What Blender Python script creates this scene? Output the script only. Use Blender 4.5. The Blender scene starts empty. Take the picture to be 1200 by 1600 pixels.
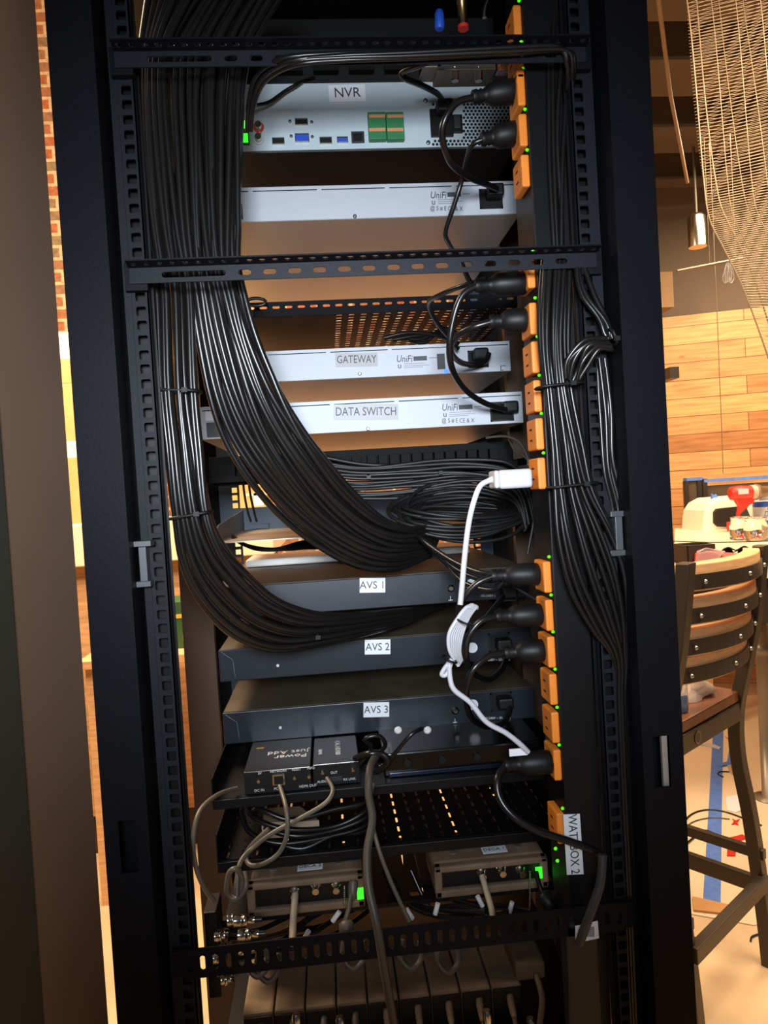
import bpy, math, random
from mathutils import Vector, Matrix
random.seed(7)
S = bpy.context.scene
COL = S.collection

# ------------------------------------------------------------------ camera
CAM = (-.0587, -.7175, 1.389); YAW, PITCH, ROLL, F = .0795, -.0271, -.0599, 1112.0
fw = Vector((math.sin(YAW)*math.cos(PITCH), math.cos(YAW)*math.cos(PITCH), math.sin(PITCH)))
r0 = Vector((math.cos(YAW), -math.sin(YAW), 0)); u0 = r0.cross(fw)
RT = r0*math.cos(ROLL)+u0*math.sin(ROLL); UP = -r0*math.sin(ROLL)+u0*math.cos(ROLL)
C0 = Vector(CAM)
cd = bpy.data.cameras.new('camera'); cam = bpy.data.objects.new('camera', cd); COL.objects.link(cam)
M = Matrix((RT, UP, -fw)).transposed().to_4x4(); M.translation = C0; cam.matrix_world = M
cd.sensor_fit = 'VERTICAL'; cd.sensor_height = 36; cd.lens = 36*F/1600; cd.clip_start = .02
S.camera = cam

# ------------------------------------------------------------------ world, lights, exposure
S.view_settings.view_transform = 'Standard'; S.view_settings.look = 'None'
S.view_settings.gamma = 1; S.view_settings.use_curve_mapping = False
S.view_settings.exposure = 0.0
w = bpy.data.worlds.new('world'); S.world = w; w.use_nodes = True
w.node_tree.nodes['Background'].inputs[0].default_value = (.55, .6, .7, 1)
w.node_tree.nodes['Background'].inputs[1].default_value = .07
def area(name, loc, aim, size, sizey, col, power):
    d = bpy.data.lights.new(name, 'AREA'); d.shape = 'RECTANGLE'; d.size = size; d.size_y = sizey
    d.color = col; d.energy = power
    o = bpy.data.objects.new(name, d); COL.objects.link(o); o.location = loc
    o.rotation_euler = (Vector(aim)-Vector(loc)).to_track_quat('-Z', 'Y').to_euler()
    return o
area('work_light', (-.08, -1.0, 1.54), (.0, .2, 1.46), .26, .20, (.84, .92, 1), 3.8).data.spread = math.radians(62)
area('ceiling_lamp_right', (1.55, .55, 3.0), (1.4, .9, 0), 1.0, .8, (1, .79, .54), 95)
area('ceiling_lamp_far', (2.5, 2.4, 3.0), (2.5, 2.6, 0), 1.2, .8, (1, .78, .52), 92)
area('ceiling_lamp_left', (-1.25, .85, 2.9), (-.1, .4, .9), .7, .7, (1, .77, .52), 75)
area('added_brick_light', (-1.0, 1.6, 3.0), (-1.2, 3.9, 2.5), 1.0, 1.0, (1, .74, .46), 110)  # extra light added to brighten the brick wall, no fixture there
area('added_counter_light', (-1.0, 1.5, 3.1), (-.9, 2.4, .9), .8, .8, (1, .76, .50), 50)  # extra light added to brighten the counter, no fixture there

# ------------------------------------------------------------------ helpers
def ray(px, py): return fw+RT*((px-600)/F)+UP*((800-py)/F)
def at(px, py, Y):
    d = ray(px, py); return C0+d*((Y-CAM[1])/d.y)
def atz(px, py, Z):
    d = ray(px, py); return C0+d*((Z-CAM[2])/d.z)
def mmpx(px, py, Y): return (at(px+.5, py, Y)-at(px-.5, py, Y)).length
def lin(c):
    c = c/255.
    return c/12.92 if c <= .04045 else ((c+.055)/1.055)**2.4
def rgb(r, g, b): return (lin(r), lin(g), lin(b), 1)

MATS = {}
def mat(name, col, rough=.5, metal=0, noise=0, nscale=40, bump=0, emit=0, spec=.5, stretch=None, coat=0, alpha=1, trans=0):
    if name in MATS: return MATS[name]
    m = bpy.data.materials.new(name); m.use_nodes = True; nt = m.node_tree; b = nt.nodes['Principled BSDF']
    c = rgb(*col); b.inputs['Base Color'].default_value = c
    b.inputs['Roughness'].default_value = rough; b.inputs['Metallic'].default_value = metal
    b.inputs['Specular IOR Level'].default_value = spec; b.inputs['Coat Weight'].default_value = coat
    b.inputs['Alpha'].default_value = alpha; b.inputs['Transmission Weight'].default_value = trans
    if emit:
        b.inputs['Emission Color'].default_value = c; b.inputs['Emission Strength'].default_value = emit
    if noise or bump:
        tc = nt.nodes.new('ShaderNodeTexCoord'); n = nt.nodes.new('ShaderNodeTexNoise')
        n.inputs['Scale'].default_value = nscale; n.inputs['Detail'].default_value = 5
        mp = nt.nodes.new('ShaderNodeMapping'); mp.inputs['Scale'].default_value = stretch or (1, 1, 1)
        nt.links.new(tc.outputs['Object'], mp.inputs[0]); nt.links.new(mp.outputs[0], n.inputs['Vector'])
        if noise:
            r = nt.nodes.new('ShaderNodeValToRGB')
            r.color_ramp.elements[0].position = .3; r.color_ramp.elements[1].position = .7
            r.color_ramp.elements[0].color = tuple(max(0, x*(1-noise)) for x in c[:3])+(1,)
            r.color_ramp.elements[1].color = tuple(min(1, x*(1+noise)) for x in c[:3])+(1,)
            nt.links.new(n.outputs['Fac'], r.inputs[0]); nt.links.new(r.outputs[0], b.inputs['Base Color'])
        if bump:
            bp = nt.nodes.new('ShaderNodeBump'); bp.inputs['Strength'].default_value = bump; bp.inputs['Distance'].default_value = .002
            nt.links.new(n.outputs['Fac'], bp.inputs['Height']); nt.links.new(bp.outputs[0], b.inputs['Normal'])
    MATS[name] = m; return m

def wallmat(name, kind, c1, c2, mortar, bw, bh, ms, rough=.8, off=.5, rot=False):
    m = bpy.data.materials.new(name); m.use_nodes = True; nt = m.node_tree; b = nt.nodes['Principled BSDF']
    tc = nt.nodes.new('ShaderNodeTexCoord'); sp = nt.nodes.new('ShaderNodeSeparateXYZ'); cb = nt.nodes.new('ShaderNodeCombineXYZ')
    nt.links.new(tc.outputs['Object'], sp.inputs[0]); nt.links.new(sp.outputs['X'], cb.inputs['X']); nt.links.new(sp.outputs['Y' if rot else 'Z'], cb.inputs['Y'])
    br = nt.nodes.new('ShaderNodeTexBrick'); br.inputs['Scale'].default_value = 1
    br.inputs['Brick Width'].default_value = bw; br.inputs['Row Height'].default_value = bh; br.inputs['Mortar Size'].default_value = ms
    br.inputs['Color1'].default_value = rgb(*c1); br.inputs['Color2'].default_value = rgb(*c2); br.inputs['Mortar'].default_value = rgb(*mortar)
    br.offset = off; br.inputs['Bias'].default_value = -.1 if kind == 'plank' else 0
    nt.links.new(cb.outputs[0], br.inputs['Vector'])
    n = nt.nodes.new('ShaderNodeTexNoise'); n.inputs['Scale'].default_value = 6; n.inputs['Detail'].default_value = 6
    mp = nt.nodes.new('ShaderNodeMapping'); mp.inputs['Scale'].default_value = (.7, 9, 1) if kind == 'plank' else (6, 6, 1)
    nt.links.new(cb.outputs[0], mp.inputs[0]); nt.links.new(mp.outputs[0], n.inputs['Vector'])
    mx = nt.nodes.new('ShaderNodeMixRGB'); mx.blend_type = 'MULTIPLY'; mx.inputs[0].default_value = .6
    rp = nt.nodes.new('ShaderNodeValToRGB'); rp.color_ramp.elements[0].color = (.45, .38, .3, 1); rp.color_ramp.elements[1].color = (1, 1, 1, 1)
    rp.color_ramp.elements[0].position = .32; rp.color_ramp.elements[1].position = .6
    nt.links.new(n.outputs['Fac'], rp.inputs[0]); nt.links.new(br.outputs['Color'], mx.inputs[1]); nt.links.new(rp.outputs[0], mx.inputs[2])
    last = mx.outputs[0]
    if kind == 'plank':
        v = nt.nodes.new('ShaderNodeTexVoronoi'); v.inputs['Scale'].default_value = 1
        m2 = nt.nodes.new('ShaderNodeMapping'); m2.inputs['Scale'].default_value = (3.2, 7.5, 1)
        nt.links.new(cb.outputs[0], m2.inputs[0]); nt.links.new(m2.outputs[0], v.inputs['Vector'])
        kr = nt.nodes.new('ShaderNodeValToRGB'); kr.color_ramp.elements[0].color = (.22, .1, .04, 1); kr.color_ramp.elements[1].color = (1, 1, 1, 1)
        kr.color_ramp.elements[0].position = .03; kr.color_ramp.elements[1].position = .1
        nt.links.new(v.outputs['Distance'], kr.inputs[0])
        m3 = nt.nodes.new('ShaderNodeMixRGB'); m3.blend_type = 'MULTIPLY'; m3.inputs[0].default_value = .8
        nt.links.new(last, m3.inputs[1]); nt.links.new(kr.outputs[0], m3.inputs[2]); last = m3.outputs[0]
    nt.links.new(last, b.inputs['Base Color']); b.inputs['Roughness'].default_value = rough
    MATS[name] = m; return m

BLK = mat('black_powder_coat', (15, 16, 21), .5, 0, .15, 300, .08, spec=.1)
BLK2 = mat('black_satin_metal', (14, 14, 16), .4, spec=.25)
PLAS = mat('black_plastic', (13, 13, 14), .5, spec=.3)
CABLE = mat('black_cable_jacket', (19, 18, 18), .3)
CORD = mat('black_cord_jacket', (18, 17, 17), .3)
GREYC = mat('grey_cable_jacket', (88, 80, 70), .45)
ALU = mat('brushed_aluminium', (216, 213, 208), .36, .6, .04, 30, 0, stretch=(1, 40, 40))
ALU2 = mat('silver_painted_aluminium', (172, 177, 186), .6, .05, .03, 30, 0, stretch=(1, 40, 40))
NVRG = mat('grey_steel_panel', (184, 200, 208), .5, .1, .03, 20)
AVSM = mat('slate_grey_steel', (34, 39, 47), .34, .25, .08, 25, .02)
CHROME = mat('nickel_metal', (205, 198, 185), .22, 1)
SCREW = mat('steel_screw', (170, 168, 160), .3, 1)
ORG = mat('orange_plastic', (225, 128, 40), .5, 0, .06, 80)
WHT = mat('white_label_paper', (222, 225, 232), .6)
WHTP = mat('white_plastic', (186, 187, 194), .45)
INK = mat('dark_print_ink', (55, 58, 64), .6)
INKW = mat('white_print_ink', (205, 205, 205), .6)
LGREEN = mat('green_indicator_light', (90, 235, 20), .4, emit=.7)
LBLUE = mat('blue_indicator_light', (40, 90, 255), .4, emit=3)
DUST = mat('dusty_black_plastic', (122, 100, 78), .75, 0, .35, 18)
DKGREY = mat('dark_grey_plastic', (38, 39, 42), .5)
WOODO = mat('oiled_oak_slats', (222, 172, 122), .45, 0, .18, 14, .05, stretch=(1, 1, 8))
BRNZ = mat('dark_bronze_metal', (64, 54, 44), .42, .4)
CARD = mat('brown_cardboard', (190, 140, 88), .8, 0, .08, 20)
CREAM = mat('cream_paint', (232, 214, 184), .6, 0, .04, 8)
BTAPE = mat('blue_painters_tape', (84, 122, 200), .6, 0, .15, 30)
REDP = mat('red_plastic', (196, 46, 36), .42)
TRAYB = mat('blue_grey_steel', (66, 82, 100), .45, .1)
GLASS = mat('clear_glass', (240, 245, 245), .05, trans=1)
CLEAR = mat('clear_plastic', (240, 240, 240), .12, trans=.85, alpha=.75)

WL = {}
class MB:
    def __init__(s): s.v = []; s.f = []; s.sm = []
    def add(s, vs, fs, smooth=False):
        o = len(s.v); s.v += [Vector(x) for x in vs]; s.f += [tuple(i+o for i in f) for f in fs]; s.sm += [smooth]*len(fs); return s
    def box(s, x0, y0, z0, x1, y1, z1, T=None):
        vs = [(x, y, z) for x in (x0, x1) for y in (y0, y1) for z in (z0, z1)]
        if T: vs = [T @ Vector(v) for v in vs]
        return s.add(vs, [(0, 1, 3, 2), (4, 6, 7, 5), (0, 4, 5, 1), (2, 3, 7, 6), (0, 2, 6, 4), (1, 5, 7, 3)])
    def prism(s, pts, d):           # polygon of 3D points pushed along vector d
        n = len(pts); a = [Vector(p) for p in pts]; b = [p+Vector(d) for p in a]
        return s.add(a+b, [tuple(range(n))[::-1], tuple(range(n, 2*n))]+[(i, (i+1) % n, n+(i+1) % n, n+i) for i in range(n)])
    def cyl(s, a, b, ra, rb=None, n=14, caps=True):
        a = Vector(a); b = Vector(b); rb = ra if rb is None else rb
        return s.rev(a, b-a, [(0, ra), (1, rb)], n, caps)
    def rev(s, a, ax, prof, n=16, caps=True):     # profile of (fraction along axis, radius)
        a = Vector(a); ax = Vector(ax); t = ax.normalized(); p = t.orthogonal().normalized(); q = t.cross(p); vs = []; fs = []
        for (k, r) in prof:
            for i in range(n):
                g = 2*math.pi*i/n; vs.append(a+ax*k+(p*math.cos(g)+q*math.sin(g))*r)
        m = len(prof)
        for j in range(m-1):
            for i in range(n):
                fs.append((j*n+i, j*n+(i+1) % n, (j+1)*n+(i+1) % n, (j+1)*n+i))
        s.add(vs, fs, True)
        if caps: s.add(vs[:n], [tuple(range(n))[::-1]]); s.add(vs[-n:], [tuple(range(n))])
        return s
    def tube(s, pts, r, n=8, closed=False, flat=1.0):
        pts = [Vector(p) for p in pts]; m = len(pts); vs = []; fs = []; pn = None
        for i, p in enumerate(pts):
            a = pts[(i-1) % m] if closed or i else p; b = pts[(i+1) % m] if closed or i < m-1 else p
            t = (b-a).normalized() if (b-a).length > 1e-9 else Vector((0, 0, 1))
            if pn is None: pn = t.orthogonal().normalized()
            pn = (pn-t*pn.dot(t)); pn = pn.normalized() if pn.length > 1e-6 else t.orthogonal().normalized()
            q = t.cross(pn); rr = r[i] if isinstance(r, (list, tuple)) else r
            for k in range(n):
                g = 2*math.pi*k/n; vs.append(p+pn*math.cos(g)*rr+q*math.sin(g)*rr*flat)
        for i in range(m if closed else m-1):
            j = (i+1) % m
            for k in range(n): fs.append((i*n+k, i*n+(k+1) % n, j*n+(k+1) % n, j*n+k))
        s.add(vs, fs, True)
        if not closed: s.add(vs[:n], [tuple(range(n))[::-1]]); s.add(vs[-n:], [tuple(range(n))])
        return s
    def build(s, name, m, parent=None, bevel=0, seg=2):
        lo = Vector([min(v[i] for v in s.v) for i in range(3)]); hi = Vector([max(v[i] for v in s.v) for i in range(3)])
        c = Vector(((lo.x+hi.x)/2, (lo.y+hi.y)/2, lo.z))
        me = bpy.data.meshes.new(name); me.from_pydata([v-c for v in s.v], [], s.f)
        me.polygons.foreach_set('use_smooth', s.sm); me.materials.append(m); me.update()
        o = bpy.data.objects.new(name, me); COL.objects.link(o)
        if parent is not None: o.parent = parent; o.location = c-WL[parent.name]
        else: o.location = c
        WL[o.name] = c
        if bevel:
            b = o.modifiers.new('edge', 'BEVEL'); b.width = bevel; b.segments = seg; b.limit_method = 'ANGLE'
        return o
def tag(o, label=None, cat=None, group=None, kind=None):
    if label: o['label'] = label
    if cat: o['category'] = cat
    if group: o['group'] = group
    if kind: o['kind'] = kind
    return o
def thing(name, label, cat, loc, group=None):
    o = bpy.data.objects.new(name, None); COL.objects.link(o); o.location = loc; o.empty_display_size = .02
    WL[o.name] = Vector(loc); return tag(o, label, cat, group)
def struct(name, mb, m): return tag(mb.build(name, m), kind='structure')
def text(s, loc, size, m, parent, roll=0, name='lettering', align='CENTER', sx=1, shear=0, rot=None):
    c = bpy.data.curves.new(name, 'FONT'); c.body = s; c.size = size; c.align_x = align; c.align_y = 'CENTER'
    c.extrude = .0002; c.shear = shear; c.resolution_u = 3
    c.materials.append(m); o = bpy.data.objects.new(name, c); COL.objects.link(o)
    o.rotation_euler = rot or (math.pi/2, roll, 0); o.scale = (sx, 1, 1)
    me = bpy.data.meshes.new_from_object(o); bpy.data.objects.remove(o); bpy.data.curves.remove(c)
    o = bpy.data.objects.new(name, me); COL.objects.link(o); o.rotation_euler = rot or (math.pi/2, roll, 0); o.scale = (sx, 1, 1)
    o.parent = parent; o.location = Vector(loc)-WL[parent.name]; WL[o.name] = Vector(loc); return o
def cr(pts, n=8, closed=False):     # Catmull-Rom through points of any dimension
    P = [tuple(p) for p in pts]; m = len(P); out = []
    for i in range(m if closed else m-1):
        g = (lambda k: P[k % m]) if closed else (lambda k: P[max(0, min(m-1, k))])
        a, b, c, d = g(i-1), g(i), g(i+1), g(i+2)
        for j in range(n):
            t = j/n
            out.append(tuple(.5*(2*b[k]+(c[k]-a[k])*t+(2*a[k]-5*b[k]+4*c[k]-d[k])*t*t+(3*b[k]-a[k]-3*c[k]+d[k])*t**3) for k in range(len(b))))
    if not closed: out.append(P[-1])
    return out
def path(pts, n=8): return [at(*p) for p in cr(pts, n)]       # points given where they stand: sight line and depth

def perf(mb, o, u, v, us, vs, hw, hh, th, r=0, nv=3):
    """plate of cells spanned by us x vs cell borders, a (rounded) hole in the middle of each cell; o origin, u/v unit axes, th thickness vector"""
    o = Vector(o); u = Vector(u); v = Vector(v); th = Vector(th)
    for i in range(len(us)-1):
        for j in range(len(vs)-1):
            a0, a1, b0, b1 = us[i], us[i+1], vs[j], vs[j+1]
            w_, h_ = (hw[i] if isinstance(hw, list) else hw), (hh[j] if isinstance(hh, list) else hh)
            if w_ <= 0 or h_ <= 0:
                q = [(a0, b0), (a1, b0), (a1, b1), (a0, b1)]; mb.prism([o+u*x+v*y for x, y in q], th); continue
            cx, cy = (a0+a1)/2, (b0+b1)/2; rr = min(r, w_/2, h_/2); inner = []; outer = []
            for (sx, sy, g0) in ((1, 1, 0), (-1, 1, 90), (-1, -1, 180), (1, -1, 270)):
                for k in range(nv if rr > 0 else 1):
                    g = math.radians(g0+(90*k/(nv-1) if rr > 0 and nv > 1 else 45))
                    c_ = (math.cos(g), math.sin(g)) if rr > 0 else (0, 0)
                    inner.append((cx+sx*(w_/2-rr)+c_[0]*rr, cy+sy*(h_/2-rr)+c_[1]*rr)); outer.append((a1 if sx > 0 else a0, b1 if sy > 0 else b0))
            n = len(inner); vs_ = []
            for (x, y) in outer+inner: vs_.append(o+u*x+v*y)
            vs_ += [p+th for p in vs_]
            fs = []
            for k in range(n):
                l = (k+1) % n
                for f in ([k, l, n+l, n+k],):
                    if outer[k] == outer[l]: f = [k, n+l, n+k]
                    fs.append(tuple(f)); fs.append(tuple(x+2*n for x in f[::-1]))
                fs.append((n+k, n+l, 3*n+l, 3*n+k))
                if outer[k] != outer[l]: fs.append((k, 2*n+k, 2*n+l, l))
            mb.add(vs_, fs)
    return mb
def pbox(mb, px0, py0, px1, py1, Y, d0, d1):      # block on a plane y=Y seen between two pixels, from Y+d0 to Y+d1
    a = at(px0, (py0+py1)/2, Y); b = at(px1, (py0+py1)/2, Y); c = at((px0+px1)/2, py0, Y); d = at((px0+px1)/2, py1, Y)
    return mb.box(a.x, Y+d0, d.z, b.x, Y+d1, c.z)
def box(name, m, parent, x0, y0, z0, x1, y1, z1, bevel=.0006): return MB().box(x0, y0, z0, x1, y1, z1).build(name, m, parent, bevel)

# ================================================================== THE ROOM
PLANK = wallmat('pine_plank_cladding', 'plank', (222, 158, 98), (158, 102, 54), (110, 66, 30), 1.9, .118, .0025, .5, .37)
BRICK = wallmat('red_brick', 'brick', (176, 96, 62), (140, 118, 92), (206, 178, 142), .21, .076, .010, .85)
CONC = mat('concrete_floor', (196, 168, 132), .55, 0, .16, 3.5, .05)
GREYW = mat('taupe_paint', (104, 88, 74), .85)
DECK = mat('painted_steel_deck', (226, 196, 162), .7)
PURL = mat('dark_brown_beam_paint', (74, 58, 44), .7)
struct('floor', MB().box(-4, -3, -.1, 5, 6, 0), CONC)
struct('wall_back', MB().box(-4, 3.9, 0, 1.62, 4.05, 5.3), BRICK)
# plank wall turned towards the room on the right
a20 = math.radians(-18); T = Matrix.Translation((1.55, 4.06, 0)) @ Matrix.Rotation(a20, 4, 'Z')
def rotobj(name, m, x0, y0, z0, x1, y1, z1):
    me = bpy.data.meshes.new(name); mb = MB().box(x0, y0, z0, x1, y1, z1)
    me.from_pydata(mb.v, [], mb.f); me.materials.append(m); o = bpy.data.objects.new(name, me); COL.objects.link(o); o.matrix_world = T
    return tag(o, kind='structure')
rotobj('wall_right', PLANK, 0, 0, 0, 3.4, .12, 2.43)
rotobj('wall_upper', GREYW, 0, .02, 2.43, 3.4, .14, 3.45)
rotobj('trim_1', mat('grey_brown_trim', (128, 108, 84), .7), 0, -.02, .78, 3.4, 0, .90)
# ceiling: ribbed deck on beams
cm = MB()
x = .35
while x < 5:
    cm.box(x, -.5, 3.40, x+.075, 4.2, 3.46); cm.box(x+.075, -.5, 3.45, x+.15, 4.2, 3.46); x += .15
struct('ceiling', cm, DECK)
struct('ceiling_left', MB().box(-4, -.5, 5.3, .35, 4.2, 5.4).box(.30, -.5, 3.46, .35, 4.2, 5.3), DECK)
for i, (yy, z0) in enumerate(((1.75, 3.14), (2.28, 3.14), (2.84, 3.14), (3.45, 3.14))):
    b = MB().box(.35, yy-.06, z0, 5, yy+.06, z0+.015).box(.35, yy-.006, z0+.015, 5, yy+.006, 3.385).box(.35, yy-.06, 3.385, 5, yy+.06, 3.40)
    b.box(.35, yy+.06, z0+.01, 5, yy+.24, 3.40) if i < 3 else None
    struct('ceiling_beam_%d' % (i+1), b, PURL)
# soffit boxes beside the plank wall
struct('trim_2', MB().box(1.42, 2.90, 2.78, 1.56, 3.88, 3.10).box(1.40, 3.0, 2.66, 1.60, 3.3, 2.78), mat('tan_soffit_board', (128, 98, 64), .75))
struct('trim_3', MB().box(1.60, 3.60, 2.44, 2.18, 3.82, 2.66), MATS['tan_soffit_board'])
paper = MB()
pe = [(1.00, 1.42), (1.16, 1.33), (1.42, 1.37), (1.60, 1.30), (2.1, 1.34), (4.2, 1.5), (4.2, 3.3), (1.0, 3.6)]
paper.prism([(a, b, .0005) for a, b in pe], (0, 0, .003))
PAPER = mat('tan_floor_paper', (222, 198, 166), .75, 0, .06, 5, .1)
tag(paper.build('floor_paper', PAPER), 'tan protective paper sheet taped over the floor by the bar stool', 'paper sheet')

# ================================================================== THE RACK
rack = thing('equipment_rack', 'tall black open steel equipment rack holding stacked network gear', 'rack', (0, .35, 0))
ZT = 2.07
def post_front(x0, x1, hz0, hz1, hx0, hx1):
    m = MB()
    for (a, b, c, d) in ((x0, 0, x1, hz0), (x0, hz1, x1, ZT), (x0, hz0, hx0, hz1), (hx1, hz0, x1, hz1)): m.box(a, 0, b, c, .002, d)
    return m
# rear posts (towards the camera), hollow, a rectangular window in each
hl = [at(187, 1322, 0), at(214, 1322, 0), at(200, 1282, 0), at(200, 1364, 0)]
m = post_front(-.2985, -.257, hl[3].z, hl[2].z, hl[0].x, hl[1].x)
m.box(-.2985, .002, 0, -.2965, .05, ZT).box(-.257, -.002, 0, -.2545, .05, ZT).box(-.2965, .03, 0, -.257, .032, ZT)
m.build('post', BLK, rack)
hr = [at(1021, 1190, 0), at(1048, 1190, 0), at(1034, 1150, 0), at(1034, 1230, 0)]
m = post_front(.257, .300, hr[3].z, hr[2].z, hr[0].x, hr[1].x)
m.box(.298, .002, 0, .300, .05, ZT).box(.2545, -.002, 0, .257, .05, ZT).box(.257, .03, 0, .298, .032, ZT)
m.build('post', BLK, rack)
MB().box(hr[1].x-.007, .004, hr[3].z-.002, hr[1].x-.001, .008, hr[2].z+.002).build('lit_slot_strip', mat('lit_slot_grey', (190, 185, 178), .4, .6), rack)  # pale strip standing in for the lit room beyond the slot
# webs between post and mounting rail, with a slot each
for s in (-1, 1):
    sl = at(249, 1206, .045).z
    m = MB()
    xs = sorted((s*.2545, s*.2245)); hx = sorted((s*.2520, s*.2475))
    m.box(xs[0], .045, 0, xs[1], .047, sl-.013).box(xs[0], .045, sl+.013, xs[1], .047, ZT)
    m.box(xs[0], .045, sl-.013, hx[0], .047, sl+.013).box(hx[1], .045, sl-.013, xs[1], .047, sl+.013)
    m.build('web_plate', BLK2, rack)
RAILM = mat('dark_grey_powder_coat', (25, 27, 33), .5, 0, .12, 300, .06, spec=.15)
# rear mounting rails with square holes, three to a unit
U = .04445
zs = []; z = .08
base = at(244, 599, .03).z - 34*U
for k in range(45):
    z0 = base+(k-1)*U
    zs += [z0-.0159-.0064, z0-.0159+.0079]
    zs += [z0+.0079] if 0 else []
zs = []
b = base-30*U
cells = []
for k in range(48):
    zc = base-2*U+k*U
    cells += [zc-.0159, zc, zc+.0159]
zs = [cells[0]-.008]+[(cells[i]+cells[i+1])/2 for i in range(len(cells)-1)]+[cells[-1]+.008]
sel = [q for q in zs if .05 < q < ZT-.02]
for s in (-1, 1):
    m = MB()
    o = (s*.2335, .030, 0)
    perf(m, (s*.2335-.0135 if s < 0 else s*.2335-.0080, .030, 0), (1, 0, 0), (0, 0, 1), [0.0035, .0210] if s < 0 else [0.0005, .018], sel, .0098, .0095, (0, .0022, 0), .0016, 3)
    x0 = s*.2335+(-.017 if s < 0 else .0100); m.box(x0, .030, sel[0], x0+.0072, .0322, sel[-1])
    xe = s*.2258; m.box(min(xe, xe+s*.002), .030, sel[0], max(xe, xe+s*.002), .038, sel[-1])
    m.build('mounting_rail', RAILM, rack)
# front posts and front mounting rails at the far side
for s in (-1, 1):
    MB().box(min(s*.305, s*.255), .46, 0, max(s*.305, s*.255), .475, ZT).box(min(s*.305, s*.302), .475, 0, max(s*.305, s*.302), .53, ZT).build('brace_post', mat('brown_black_steel', (92, 70, 54), .5), rack)
    m = MB(); perf(m, (s*.2325-.009, .66, 0), (1, 0, 0), (0, 0, 1), [0, .018], sel, .0098, .0095, (0, .002, 0), 0, 2)
    x0, x1 = sorted((s*.2415, s*.262)); m.box(x0, .66, sel[0], x1, .662, sel[-1]); m.build('mounting_rail', TRAYB, rack)
    MB().box(min(s*.305, s*.262), .70, 0, max(s*.305, s*.262), .74, ZT).build('post', BLK, rack)
box('side_panel', BLK2, rack, .300, .055, .05, .303, .69, ZT, 0)
box('shade_roof', BLK2, rack, -.305, .0, ZT, .305, .74, ZT+.02, 0)  # roof added out of view to keep the rack interior dark
box('base_frame', BLK2, rack, -.305, .0, 0, .305, .74, .05, 0)
# latch brackets in the recess
for (px0, px1, py0, py1, s) in ((207, 237, 845, 917, 1), (952, 983, 798, 868, -1)):
    m = MB(); Y = .02
    for (a, b, c, d) in ((px0, py0, px1, py0+9), (px0, py1-9, px1, py1), (px0+(12 if s > 0 else 8), py0+9, px1-(6 if s > 0 else 12), py1-9)): pbox(m, a, b, c, d, Y, -.004, .012)
    m.build('latch_bracket', mat('grey_steel_bracket', (86, 88, 92), .4, .5), rack, .0006)
# small bolt heads on posts and rails
bm = MB()
for (px, py, Y) in ((206, 563, .045), (213, 633, .045), (228, 438, .024), (912, 413, .024), (202, 97, .024), (895, 83, .024), (249, 1186, .045)):
    p = at(px, py, Y); bm.rev(p, (0, -.003, 0), [(0, .0035), (.7, .003), (1, .0012)], 10)
bm.build('bolt_head', SCREW, rack)
# perforated bars across the rails
def bar(pyl, pyr, label, vert=False, hgt=.0155):
    a = at(240, pyl, .02); c = at(880, pyr, .02); z = (a.z+c.z)/2; Y = .020
    t = thing('lacing_bar', label, 'bar', (0, Y, z))
    m = MB(); n = 19
    if vert:
        us = [-.235+i*.47/36 for i in range(37)]
        perf(m, (0, Y, z), (1, 0, 0), (0, 0, 1), us, [-hgt, hgt], .0058, .0155, (0, .0018, 0), .0029, 3)
    else:
        us = [-.2415, -.2161]+[-.1399+i*.0254 for i in range(16)]
        perf(m, (0, Y, z), (1, 0, 0), (0, 0, 1), us, [-hgt/2, hgt/2], [0, .064]+[.0135]*14+[0], .0058, (0, .0018, 0), .0029, 3)
    m.build('slotted_face', RAILM if not vert else BLK, t)
    if not vert:
        m = MB(); us = [-.2415+i*.0127 for i in range(39)]
        perf(m, (0, Y, z+hgt/2), (1, 0, 0), (0, -1, .12), us, [0, .016], .0072, .006, (0, 0, .0015), .003, 3)
        m.build('flange', BLK, t)
    for s in (-1, 1): MB().box(s*.236-.011, Y+.002, z-.014, s*.236+.011, Y+.010, z+.014).build('end_tab', BLK, t)
    return z
bar(100, 78, 'perforated black lacing bar across the rack above the grey recorder')
bar(434, 404, 'slotted black lacing bar crossing the dense cable curtain at mid rack')
zb3 = bar(1497, 1458, 'black lacing bar with upright slots across the bottom of the rack', True)

# rear door swung open on the left
dr = thing('rack_door', 'open taupe steel rack door at the far left edge', 'door', (-.36, -.3, .06))
def doorbox(name, m, s0, s1, t0, t1, z0, z1, bv=.002):
    h = Vector((-.3045, -.012, 0)); d = Vector((-.16, -1, 0)).normalized(); n = Vector((-d.y, d.x, 0))*-1
    q = [h+d*s0+n*t0, h+d*s1+n*t0, h+d*s1+n*t1, h+d*s0+n*t1]
    MB().prism([p+Vector((0, 0, z0)) for p in q], (0, 0, z1-z0)).build(name, m, dr, bv)
TAUPE = mat('taupe_powder_coat', (118, 98, 82), .45, .1, .06, 6)
doorbox('door_skin', TAUPE, 0, .105, -.002, .0, .06, 2.05)
doorbox('edge_frame', mat('dark_green_grey_paint', (52, 54, 48), .5), .105, .6, -.004, .012, .06, 2.05)
p = at(128, 1495, -.04)
doorbox('latch_recess', mat('dark_rust_paint', (72, 52, 44), .7), .028, .050, -.0001, .0012, at(128, 1530, -.05).z, at(128, 1468, -.05).z, 0)

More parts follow.
